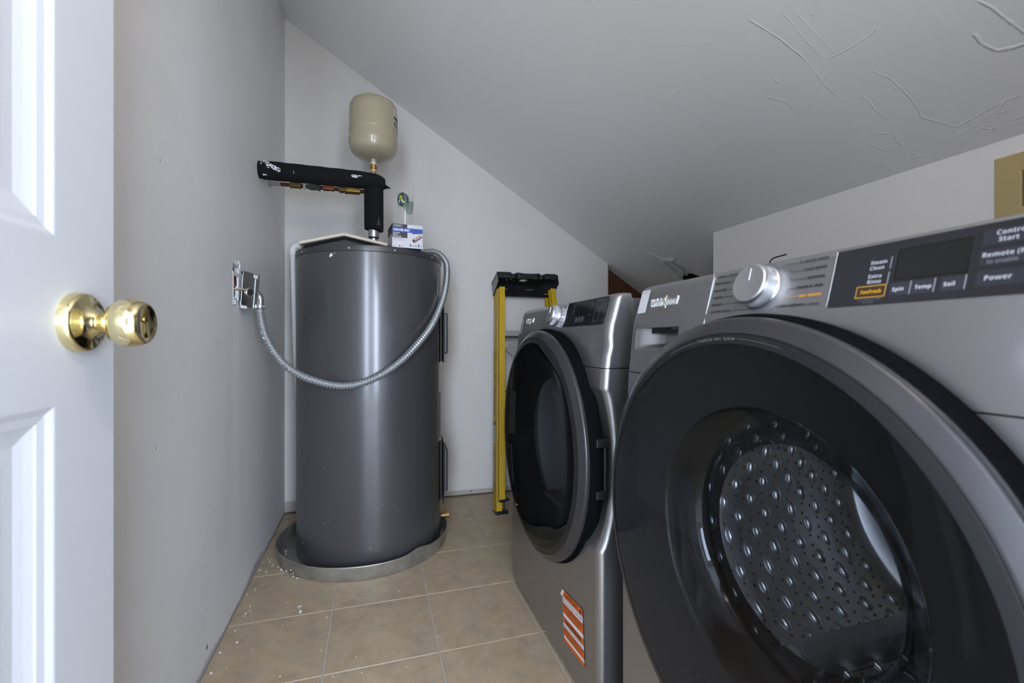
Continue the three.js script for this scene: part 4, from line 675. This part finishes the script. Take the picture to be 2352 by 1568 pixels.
function knob(t, x) {
  const k = part('control_knob', latheZ([[0.0325, 0.0], [0.0325, 0.0015], [0.0308, 0.0025], [0.0304, 0.004], [0.0296, 0.0195], [0.0288, 0.0225], [0.027, 0.0242], [0.0255, 0.0246], [0.0245, 0.0238], [0, 0.0234]], 72), AP.silver, t, 'silver rotary control knob');
  k.position.set(x, 0.962, frontZ(x, 0.962)); k.rotation.x = -0.27;
  part('pointer', rbox(0.0016, 0.018, 0.0012, 0.0004, 0, 0.013, 0.0238), AP.chrome, k);
  const kn = []; for (let i = 0; i < 90; i++) { const a = i / 90 * 6.2832; kn.push(box(0.0007, 0.0007, 0.014).translate(0.0300 * Math.cos(a), 0.0300 * Math.sin(a), 0.0115)); }
  const m = part('knurling', joined(kn), AP.silver, k); m.userData.kind = 'stuff';
  return k;
}
function maker(t, x, y, h) {   // raised lettering with the swoosh ring around it
  const g = new TextGeometry('Whirlpool', { font, size: h, depth: 0.0028, curveSegments: 3, bevelEnabled: false }); g.computeBoundingBox();
  const w = g.boundingBox.max.x, k = 0.84; g.scale(k, 1, 1);
  const m = part('maker_badge', g, std(C(0.8, 0.8, 0.8), 0.22, 0.6), t, 'raised chrome lettering'); m.position.set(x, y, frontZ(x, y + h / 2) + 0.0004); m.rotation.x = -0.22;
  const sw = []; const cx = w * k * 0.5;
  sw.push(new THREE.Vector3(cx - h * 0.55, -h * 0.42, 0.003), new THREE.Vector3(cx - h * 0.05, -h * 0.12, 0.003), new THREE.Vector3(cx + h * 0.38, h * 0.6, 0.003), new THREE.Vector3(cx + h * 0.55, h * 1.25, 0.003));
  part('swoosh', tube(sw, h * 0.055, 24, 8), std(C(0.70, 0.52, 0.25), 0.25, 1), m, 'thin gold arc through the lettering');
}
const textSheet = (w, h, draw) => { const tx = canvasTex(w, h, (g) => { g.clearRect(0, 0, w, h); draw(g, w, h); }); tx.wrapS = tx.wrapT = THREE.ClampToEdgeWrapping; return std(C(1, 1, 1), 0.45, 0, { map: tx, transparent: true }); };
const WD = 0.503, DD = 1.283;

{ // ------------------------------------------------ washer (near)
  const [t, d] = appliance('washing_machine', 'grey front-load washing machine nearest the camera with its perforated drum visible', 'washing machine', WD);
  // console with the pocket of the detergent drawer cut out
  const px0 = -0.325, px1 = -0.185, py0 = 0.868, py1 = 0.913;
  part('control_console', frontShell(0.8233, 1.0, 44, true, (x, y, f) => f && x > px0 && x < px1 && y > py0 && y < py1), AP.body, t);
  const pocket = grid(28, 16, (u, v) => {
    const x = lerp(px0 - 0.002, px1 + 0.004, u), y = lerp(py0 - 0.003, py1 + 0.003, v), k = smooth(u, 0, 0.42) * smooth(1 - u, 0, 0.12), kv = smooth(v, 0.02, 0.3) * smooth(1 - v, 0, 0.08);
    return [x, y, frontZ(x, y) - 0.001 - 0.034 * Math.min(k, 1) * (0.25 + 0.75 * kv) * Math.min(1, kv * 3)];
  });
  const dr = part('detergent_drawer', pocket, AP.body, t, 'scooped handle of the detergent drawer');
  part('drawer_slot', rbox(0.06, 0.01, 0.003, 0.001, -0.262, 0.906, frontZ(-0.25, 0.906) - 0.02), M.black, dr);
  part('drawer_edge', rbox(0.0012, 0.088, 0.002, 0.0004, 0, 0, 0), AP.chrome, t).position.set(-0.1195, 0.955, frontZ(-0.12, 0.955) + 0.0002);
  t.children.at(-1).rotation.x = -0.255;
  const white = std(C(0.62, 0.62, 0.65), 0.5);
  const st = part('sticker', onFront(-0.326, -0.297, 0.943, 0.990, 0.0016), white, t, 'white paper sticker on the console');
  const tiny = textSheet(128, 32, (g) => text(g, 'SCAN TO REGISTER', 4, 22, 15, '#555', { stretch: 118 })); part('print', onFront(-0.323, -0.300, 0.983, 0.988, 0.0022, 2, 2), tiny, st);
  maker(t, -0.287, 0.953, 0.0155);
  knob(t, -0.018);
  // cycle names
  const S = { x0: -0.118, x1: 0.083, y0: 0.912, y1: 0.9945 };
  part('cycle_print', onFront(S.x0, S.x1, S.y0, S.y1, 0.0008, 20, 14), textSheet(2048, 840, (g, w, h) => {
    const X = (x) => (x - S.x0) / (S.x1 - S.x0) * w, Y = (y) => (S.y1 - y) / (S.y1 - S.y0) * h, k = '#17171b', sz = 48;
    const L = [['NORMAL / REGULAR', 0.9895, 520], ['HEAVY DUTY / TOWELS', 0.9780, 590], ['DELICATES', 0.9665, 280], ['WHITES', 0.9550, 210], ['SANITIZE', 0.9435, 235], ['CUSTOM CYCLE', 0.9320, 420]];
    g.lineWidth = 5; g.strokeStyle = k;
    L.forEach(([s, y, len], i) => { text(g, s, X(-0.113) + 8 * i, Y(y) + 14, sz, k, { bold: true, stretch: len }); if (i > 1) { g.beginPath(); g.moveTo(X(-0.113) + len + 40 + (i === 5 ? 66 : 0), Y(y)); g.lineTo(X(-0.042 + (i === 5 ? 0.016 : 0)), Y(y)); if (i === 5) g.lineTo(X(-0.018), Y(0.9275)); g.stroke(); } });
    g.lineWidth = 4; for (const r of [9, 17]) { g.beginPath(); g.arc(X(-0.113) + 40 + 445, Y(0.929), r, -2.4, -0.75); g.stroke(); }
    const Rr = [['15\u2032 QUICK WASH', 0.9895, 420], ['COLD WASH', 0.9780, 330], ['BEDDING', 0.9665, 245], ['DRAIN & SPIN', 0.9550, 375], ['DRY DRUM', 0.9435, 310], ['CLEAN WASHER', 0.9320, 425]];
    Rr.forEach(([s, y, len], i) => {
      const c = i === 4 ? '#e9a22e' : k, end = X(0.079) - (i === 5 ? 215 : 0), a = end - len; text(g, s, a, Y(y) + 14, sz, c, { bold: true, stretch: len });
      g.strokeStyle = c; g.lineWidth = 5; g.beginPath(); g.moveTo(a - 20, Y(y)); g.lineTo(X(0.033 - [0.010, 0.0035, 0.001, 0.003, 0.008, 0.012][i] + (i === 5 ? -0.006 : 0)), Y(y)); g.lineTo(X([0.018, 0.0262, 0.0295, 0.028, 0.0215, 0.006][i]), Y([0.9915, 0.983, 0.970, 0.9495, 0.937, 0.9275][i])); g.stroke();
    });
    text(g, 'with', X(0.079) - 205, Y(0.932) + 12, 32, k, { stretch: 56 }); text(g, 'affresh', X(0.079) - 140, Y(0.932) + 16, 50, '#3b3b42', { bold: true, stretch: 138 });
  }), t);
  // display
  const Q = { x0: 0.091, x1: 0.318, y0: 0.9255, y1: 0.9935 };
  const scr = part('display_panel', onFront(Q.x0, Q.x1, Q.y0, Q.y1, 0.0011, 16, 12), std(C(1, 1, 1), 0.14, 0, { map: canvasTex(2048, 614, (g, w, h) => {
    g.fillStyle = '#26262b'; g.fillRect(0, 0, w, h);
    g.fillStyle = '#1a1b1d'; g.fillRect(620, 95, 560, 300); g.strokeStyle = '#0c0c0e'; g.lineWidth = 14; g.strokeRect(620, 95, 560, 300);
    const c = '#b9bbc3'; text(g, 'Steam', 370, 205, 52, c, { bold: true }); text(g, 'Clean', 370, 262, 52, c, { bold: true }); text(g, 'Extra', 370, 345, 52, c, { bold: true }); text(g, 'Rinse', 370, 400, 52, c, { bold: true });
    g.fillStyle = '#8c8d94'; g.fillRect(560, 150, 10, 120); g.fillRect(560, 300, 10, 120);
    g.fillStyle = '#3a2c18'; g.fillRect(285, 425, 275, 112); g.strokeStyle = '#c99a3e'; g.lineWidth = 8; g.strokeRect(285, 425, 275, 112); text(g, 'FanFresh', 325, 500, 52, '#e0a22e', { bold: true, stretch: 200 });
    text(g, 'Up to 16 hours of fan', 310, 566, 24, '#7c7d84'); text(g, 'after cycle', 360, 594, 24, '#7c7d84');
    for (const [x, s] of [[600, 'Spin'], [790, 'Temp'], [1010, 'Soil']]) { g.fillStyle = '#33343c'; g.fillRect(x, 420, 160, 120); text(g, s, x + 20, 500, 50, '#c6c8d0', { bold: true }); g.fillStyle = '#8c8d94'; g.fillRect(x + 168, 415, 11, 125); }
    g.fillStyle = '#303138'; g.fillRect(1250, 60, 330, 130); g.fillRect(1250, 230, 420, 130); g.fillRect(1250, 400, 330, 130);
    text(g, 'Control', 1330, 112, 54, c, { bold: true }); text(g, 'Start', 1350, 170, 54, c, { bold: true }); text(g, 'Remote (hold)', 1262, 290, 54, c, { bold: true }); text(g, 'to enable', 1300, 346, 46, '#85868e'); text(g, 'Power', 1300, 485, 58, c, { bold: true });
    text(g, 'Start', 1800, 200, 64, c, { bold: true }); text(g, 'Pause', 1795, 280, 64, c, { bold: true });
  }) }), t, 'dark glass display with white lettering');
  const ed = part('display_edge', rbox(0.0016, 0.071, 0.002, 0.0005), AP.chrome, t); ed.position.set(0.0897, 0.9595, frontZ(0.09, 0.9595) + 0.0004); ed.rotation.x = -0.27;
  // drum assembly seen through the door
  part('cover_glass', latheZ([[0.2956, 0.0487], [0.27, 0.0508], [0.15, 0.0537], [0, 0.0545]], 96), AP.tint, d, 'smoked glass cover of the door');
  part('glass_border', latheZ([[0.309, 0.0435], [0.307, 0.0455], [0.2955, 0.0487]], 160), phys(C(0.016, 0.016, 0.017), 0.35, 0, { specularIntensity: 0.5 }), d);
  part('vent_print', ringSector(0.2985, 0.3055, -0.42, 0.30, 0.0488, 48), textSheet(1024, 32, (g) => { g.fillStyle = '#6a6a6a'; g.fillRect(10, 14, 300, 3); g.fillRect(690, 14, 320, 3); text(g, 'FreshFlow Vent System', 330, 24, 25, '#8a8a88', { font: 'monospace', stretch: 340 }); }), d);
  part('inner_frame', latheZ([[0.2955, 0.047], [0.27, 0.03], [0.225, 0.004], [0.212, -0.003], [0.206, -0.004], [0.204, -0.009]], 96), std(C(0.006, 0.006, 0.0075), 0.5), d);
  part('glass_bowl', latheZ([[0.2055, -0.004], [0.2, -0.012], [0.18, -0.024], [0.166, -0.034], [0.159, -0.043], [0.1545, -0.056], [0.1485, -0.0725]], 96), phys(C(0.20, 0.21, 0.225), 0.0, 0, { transmission: 1, thickness: 0, ior: 1.45 }), d, 'side of the glass bowl with dark reflections put into its tint');  // dark tint stands in for dark reflections on the bowl side
  part('bowl_bottom', latheZ([[0.1485, -0.0725], [0.138, -0.084], [0.115, -0.092], [0.06, -0.098], [0, -0.0995]], 96), AP.clear, d, 'clear glass bowl bottom');
  const gk = part('gasket', latheZ([[0.275, -0.02], [0.245, -0.03], [0.228, -0.036], [0.222, -0.05], [0.23, -0.062], [0.222, -0.072], [0.208, -0.078], [0.204, -0.088], [0.21, -0.096]], 96), AP.rubber, t); gk.position.y = DY;
  const drum = part('drum', latheZ([[0.206, -0.098], [0.215, -0.1], [0.252, -0.112], [0.262, -0.122], [0.265, -0.14], [0.265, -0.52], [0.258, -0.538], [0.22, -0.55], [0.16, -0.556], [0.15, -0.548], [0.05, -0.546], [0, -0.546]], 128), AP.drum, t, 'stainless steel drum'); drum.position.y = DY;
  const dim = new THREE.InstancedMesh(new THREE.SphereGeometry(1, 12, 8), AP.drum, 11 * 26), hol = new THREE.InstancedMesh(new THREE.CircleGeometry(0.0027, 10), M.black, 11 * 26 * 3), o = new THREE.Object3D(); let k = 0, kk = 0;
  for (let r = 0; r < 11; r++) for (let c = 0; c < 26; c++) {
    const a = (c + (r % 2) * 0.5) / 26 * Math.PI * 2, z = -0.150 - r * 0.0345, cs = Math.cos(a), sn = Math.sin(a);
    o.position.set(0.266 * cs, 0.266 * sn, z); o.rotation.set(0, 0, a + Math.PI / 2); o.scale.set(0.0165 * (0.85 + 0.3 * rnd()), 0.0095, 0.009 * (0.8 + 0.4 * rnd())); o.updateMatrix(); dim.setMatrixAt(k++, o.matrix);
    for (const [q, dz] of [[-0.085, 0.008], [0.085, 0.004], [0.11, -0.016]]) { const a2 = a + q, m = new THREE.Matrix4().lookAt(new THREE.Vector3(), new THREE.Vector3(Math.cos(a2), Math.sin(a2), 0), new THREE.Vector3(0, 0, 1)); m.setPosition(0.2640 * Math.cos(a2), 0.2640 * Math.sin(a2), z + dz); hol.setMatrixAt(kk++, m); }
  }
  dim.name = 'drum_dimples'; hol.name = 'drum_holes'; dim.userData.kind = hol.userData.kind = 'stuff'; drum.add(dim, hol);
  for (let i = 0; i < 3; i++) { const a = 1.745 + i * 2.0944; part('baffle', new THREE.ExtrudeGeometry(new THREE.Shape([[-0.03, 0], [-0.012, 0.04], [0, 0.046], [0.012, 0.04], [0.03, 0]].map((p) => new THREE.Vector2(...p))), { depth: 0.34, bevelEnabled: true, bevelSize: 0.004, bevelThickness: 0.004, bevelSegments: 2 }).translate(0, -0.266, -0.51).rotateZ(a), AP.drum, drum); }
}
{ // ------------------------------------------------ dryer (far)
  const [t, d] = appliance('dryer', 'grey front-load dryer at the far side with an orange label below its door', 'dryer', DD);
  part('control_console', frontShell(0.8235, 1.0, 44, true), AP.body, t);
  maker(t, -0.277, 0.95, 0.0145);
  knob(t, 0.0);
  part('sticker', onFront(-0.322, -0.294, 0.915, 0.962, 0.0014, 3, 3), std(C(1, 1, 1), 0.5, 0, { map: canvasTex(64, 128, (g) => { g.fillStyle = '#a9a9ab'; g.fillRect(0, 0, 64, 128); g.fillStyle = '#7d7d80'; for (let y = 14; y < 116; y += 13) g.fillRect(10, y, 44, 6); }) }), t, 'small pale printed sticker');
  const S = { x0: -0.105, x1: 0.066, y0: 0.922, y1: 0.993 };
  part('cycle_print', onFront(S.x0, S.x1, S.y0, S.y1, 0.0008, 16, 12), textSheet(1024, 425, (g) => {
    const k = '#17171a'; g.strokeStyle = k; g.lineWidth = 3;
    ['NORMAL', 'HEAVY DUTY', 'TOWELS', 'DELICATES', 'SANITIZE', 'CUSTOM CYCLE'].forEach((s, i) => { text(g, s, 30, 70 + i * 62, 26, k, { bold: true }); g.beginPath(); g.moveTo(250, 62 + i * 62); g.lineTo(400, 62 + i * 62); g.stroke(); });
    ['QUICK DRY', 'STEAM', 'WRINKLE', 'TIMED', 'AIR DRY', 'RACK'].forEach((s, i) => { text(g, s, 990, 70 + i * 62, 26, k, { bold: true, align: 'right' }); g.beginPath(); g.moveTo(820, 62 + i * 62); g.lineTo(840, 62 + i * 62); g.lineTo(840 - 60, 62 + i * 62); g.stroke(); });
  }), t);
  const Q = { x0: 0.075, x1: 0.313, y0: 0.9265, y1: 0.9945 };
  part('display_panel', onFront(Q.x0, Q.x1, Q.y0, Q.y1, 0.0011, 16, 12), std(C(1, 1, 1), 0.12, 0, { map: canvasTex(1024, 307, (g, w, h) => {
    g.fillStyle = '#1a1b1f'; g.fillRect(0, 0, w, h); g.fillStyle = '#121316'; g.fillRect(310, 40, 270, 150);
    const c = '#6c6f76'; for (const [y, a, b] of [[50, 'Steam', 'Refresh'], [125, 'Wrinkle', 'Shield']]) { text(g, a, 170, y, 24, c); text(g, b, 170, y + 28, 24, c); } text(g, 'Static', 170, 232, 24, c); g.fillStyle = c; for (const [x, y] of [[180, 24], [170, 98], [160, 196]]) g.fillRect(x, y, 120, 3);
    for (const x of [310, 390, 470]) { g.fillStyle = '#4b4e55'; g.fillRect(x, 195, 66, 66); g.fillStyle = '#6c6f76'; g.fillRect(x + 20, 225, 30, 6); }
    for (const [x, y] of [[600, 90], [590, 190]]) text(g, 'Start', x + 30, y, 26, c); g.strokeStyle = c; g.lineWidth = 4; g.strokeRect(780, 30, 130, 90); g.strokeRect(770, 150, 120, 110); text(g, 'Push Start', 760, 288, 20, c); text(g, 'Control', 620, 60, 22, c);
  }) }), t, 'dark glass display with dim lettering');
  const ed = part('display_edge', rbox(0.0022, 0.071, 0.002, 0.0006), AP.chrome, t); ed.position.set(0.0735, 0.960, frontZ(0.075, 0.960) + 0.0005); ed.rotation.x = -0.27;
  part('cover_glass', latheZ([[0.2956, 0.0487], [0.27, 0.0508], [0.15, 0.0537], [0, 0.0545]], 96), phys(C(0.30, 0.31, 0.32), 0.0, 0, { transmission: 1, thickness: 0, ior: 1.25 }), d, 'smoked glass cover of the door');
  part('glass_border', latheZ([[0.309, 0.0435], [0.307, 0.0455], [0.2955, 0.0487]], 160), phys(C(0.016, 0.016, 0.017), 0.35, 0, { specularIntensity: 0.5 }), d);
  part('inner_frame', latheZ([[0.2955, 0.049], [0.25, 0.046], [0.24, 0.03], [0.215, -0.012], [0.195, -0.024], [0.188, -0.026]], 96), std(C(0.006, 0.006, 0.007), 0.45), d);
  const drum = part('drum', latheZ([[0.188, -0.026], [0.2, -0.03], [0.25, -0.06], [0.285, -0.075], [0.285, -0.5], [0.27, -0.53], [0, -0.53]], 96), std(C(0.62, 0.64, 0.64), 0.5), t, 'pale grey painted drum'); drum.position.y = DY;
  parts('drum_rib', [0, 1, 2].map((i) => rbox(0.05, 0.05, 0.4, 0.012, 0, -0.265, -0.29).rotateZ(Math.PI / 2 + i * 2.0944)), std(C(0.5, 0.52, 0.52), 0.5), drum);
  const gr = part('lint_grille', rbox(0.17, 0.016, 0.06, 0.006, 0.0, -0.186, -0.05), std(C(0.16, 0.165, 0.17), 0.5), drum);
  const slots = []; for (let i = 0; i < 9; i++) for (let j = 0; j < 3; j++) slots.push(rbox(0.009, 0.001, 0.01, 0.0004, -0.065 + i * 0.016, -0.1777, -0.032 - j * 0.015)); part('grille_slot', joined(slots), M.black, gr).userData.kind = 'stuff';
  // hinge on the near side of the door
  const [hg] = parts('hinge', [rbox(0.032, 0.02, 0.03, 0.003, 0.322, 0.648, -0.004), rbox(0.032, 0.02, 0.03, 0.003, 0.322, 0.528, -0.004)], M.black, t, 'black door hinge');
  parts('hinge_plate', [rbox(0.008, 0.118, 0.018, 0.003, 0.326, 0.588, 0.002), rbox(0.006, 0.1, 0.006, 0.002, 0.334, 0.588, -0.012)], std(C(0.035, 0.035, 0.037), 0.4, 0.3), hg);
  parts('screw', [0.64, 0.536].map((y) => new THREE.SphereGeometry(0.0026, 8, 6).translate(0.334, y, 0.006)), AP.chrome, hg);
  // orange paper label
  const lab = part('paper_label', new THREE.PlaneGeometry(0.124, 0.134), std(C(1, 1, 1), 0.5, 0, { map: canvasTex(768, 830, (g, w, h) => {
    const or = '#d9661f', k = '#2c1c14'; g.fillStyle = or; g.fillRect(0, 0, w, h);
    text(g, 'IMPORTANT!', 110, 92, 88, k, { bold: true, stretch: 490 }); g.fillStyle = k; g.beginPath(); g.arc(690, 66, 34, 0, 7); g.fill(); g.fillStyle = or; g.font = 'bold 44px sans-serif'; g.fillText('i', 683, 82);
    g.fillStyle = '#eceaf0'; g.fillRect(0, 112, w, 96); text(g, 'REGISTER NOW', 20, 192, 90, '#4a2a20', { stretch: 720 });
    text(g, 'CALL 1-800-905-5381', 20, 276, 62, k, { bold: true, stretch: 710 }); for (let i = 0; i < 3; i++) { g.fillStyle = '#5a2c12'; g.fillRect(26 + i * 60, 298 + i * 26, 690 - i * 120, 9); }
    g.fillStyle = '#eceaf0'; g.fillRect(0, 372, w, 56);
    g.fillStyle = '#a4501a'; g.fillRect(70, 446, 620, 76); text(g, 'IMPORTANTE!', 80, 514, 84, k, { bold: true, stretch: 590 });
    g.fillStyle = '#eceaf0'; g.fillRect(0, 530, w, 60); text(g, 'ENREGISTREZ MAINTENANT', 20, 578, 48, '#4a2a20', { stretch: 730 });
    text(g, 'APPELEZ LE 1-800-905-5381', 20, 638, 46, k, { bold: true, stretch: 720 }); for (let i = 0; i < 3; i++) { g.fillStyle = '#5a2c12'; g.fillRect(26 + i * 60, 656 + i * 24, 690 - i * 130, 8); }
    g.fillStyle = '#eceaf0'; g.fillRect(0, 732, w, 40);
  }) }), t, 'orange paper label with white stripes');
  lab.position.set(0.207, 0.152, 0.0112); lab.rotation.z = 0.10;
  part('label_corner', box(0.013, 0.0006, 0.013).rotateX(Math.PI / 2 - 0.5).translate(-0.0555, 0.0605, 0.003), std(C(0.7, 0.66, 0.62), 0.6), lab);
}
// ---------------------------------------------------------------- small things
{
  const p = thing('wall_plate', 'yellowed wall plate on the low white wall above the washing machine', 'wall plate', W(XK, 1.255, 0.64));
  const ivory = std(C(0.46, 0.37, 0.17), 0.45);
  const s = new THREE.Shape([[-0.066, -0.075], [0.066, -0.075], [0.066, 0.066], [-0.066, 0.066]].map((q) => new THREE.Vector2(...q)));
  s.holes.push(new THREE.Path([[-0.021, -0.06], [-0.021, 0.026], [0.05, 0.026], [0.05, -0.06]].map((q) => new THREE.Vector2(...q))));
  part('plate', new THREE.ExtrudeGeometry(s, { depth: 0.006, bevelEnabled: true, bevelSize: 0.002, bevelThickness: 0.002, bevelSegments: 2 }).rotateY(-Math.PI / 2), ivory, p);
  part('socket', rbox(0.004, 0.09, 0.075, 0.0015, -0.003, -0.017, 0.0145), std(C(0.16, 0.11, 0.04), 0.6), p, 'dark brown recess in the plate');
  const dm = scene.getObjectByName('dryer'); dm.updateMatrixWorld(true);
  part('thin_black_line', tube([W(1.24, 0.9, 1.19), W(1.24, 1.1, 1.18), W(1.24, 1.146, 1.172), W(1.24, 1.1545, 1.158), W(1.24, 1.1565, 1.135), W(1.24, 1.158, 1.112)].map((q) => dm.worldToLocal(q)), 0.0022, 48, 8), M.black, dm, 'thin black line above the dryer');  // thin dark line just above the dryer top, modelled as a tube
  const bits = [];
  const crumb = (X, D, r) => Math.hypot(X + 0.022, D - 2.12) > 0.37 && bits.push(new THREE.IcosahedronGeometry(r, 0).scale(1, 0.6, 1).rotateY(rnd() * 6).translate(X, r * 0.4, -D));
  for (let i = 0; i < 90; i++) crumb(XL + 0.015 + Math.pow(rnd(), 1.6) * 0.75, 1.0 + rnd() * 1.45, 0.0007 + rnd() * rnd() * 0.002);
  for (let i = 0; i < 40; i++) crumb(XL + 0.006 + rnd() * 0.05, 1.3 + rnd() * 1.2, 0.001 + rnd() * 0.0026);
  const cr = part('plaster_crumbs', joined(bits), M.speck, scene); cr.userData.kind = 'stuff';
  tag(cr, 'white plaster crumbs scattered on the tiles along the left wall', 'debris');
  const an = thing('screw_anchor', 'small translucent plastic wall anchor lying on the floor tile', 'wall anchor', W(-0.225, 0.0048, 1.62), 0.2);
  part('sleeve', cyl(0.0045, 0.0035, 0.026, 12).rotateX(-Math.PI / 2).translate(0, 0, 0.0), std(C(0.5, 0.5, 0.49), 0.4), an);
  part('collar', new THREE.TorusGeometry(0.0058, 0.0014, 8, 20).rotateX(0.5).translate(0, 0.002, -0.026), std(C(0.66, 0.66, 0.66), 0.4), an);
}
{ // unseen lamp by the doorway, out of the frame, placed to light the ceiling
  const t = thing('unseen_pendant_lamp', 'unseen white globe lamp on a cord by the doorway, out of view, lights ceiling and walls', 'lamp', W(UNSEEN_LAMP.X, hc(UNSEEN_LAMP.X) - UNSEEN_LAMP.drop, UNSEEN_LAMP.D));
  part('lamp_cord', cyl(0.004, 0.004, UNSEEN_LAMP.drop - 0.06, 12).translate(0, 0.09, 0), M.whiteTrim, t);
  part('socket', cyl(0.02, 0.016, 0.04, 24).translate(0, 0.065, 0), M.whiteTrim, t);
  part('canopy', cyl(0.05, 0.04, 0.05, 32).translate(0, UNSEEN_LAMP.drop - 0.03, 0), M.whiteTrim, t);
  part('unseen_lamp_globe', new THREE.SphereGeometry(0.075, 32, 20), std(C(0.9, 0.9, 0.9), 0.4, 0, { emissive: UNSEEN_LAMP.color, emissiveIntensity: 1.2 }), t);
  const l = new THREE.PointLight(UNSEEN_LAMP.color, UNSEEN_LAMP.I); l.position.set(0, 0, 0); l.shadow.radius = 3.5; t.add(l);
}
scene.traverse((o) => { if (o.isMesh) { o.castShadow = true; o.receiveShadow = true; } if (o.isPointLight) o.castShadow = true; });
renderer.render(scene, camera);
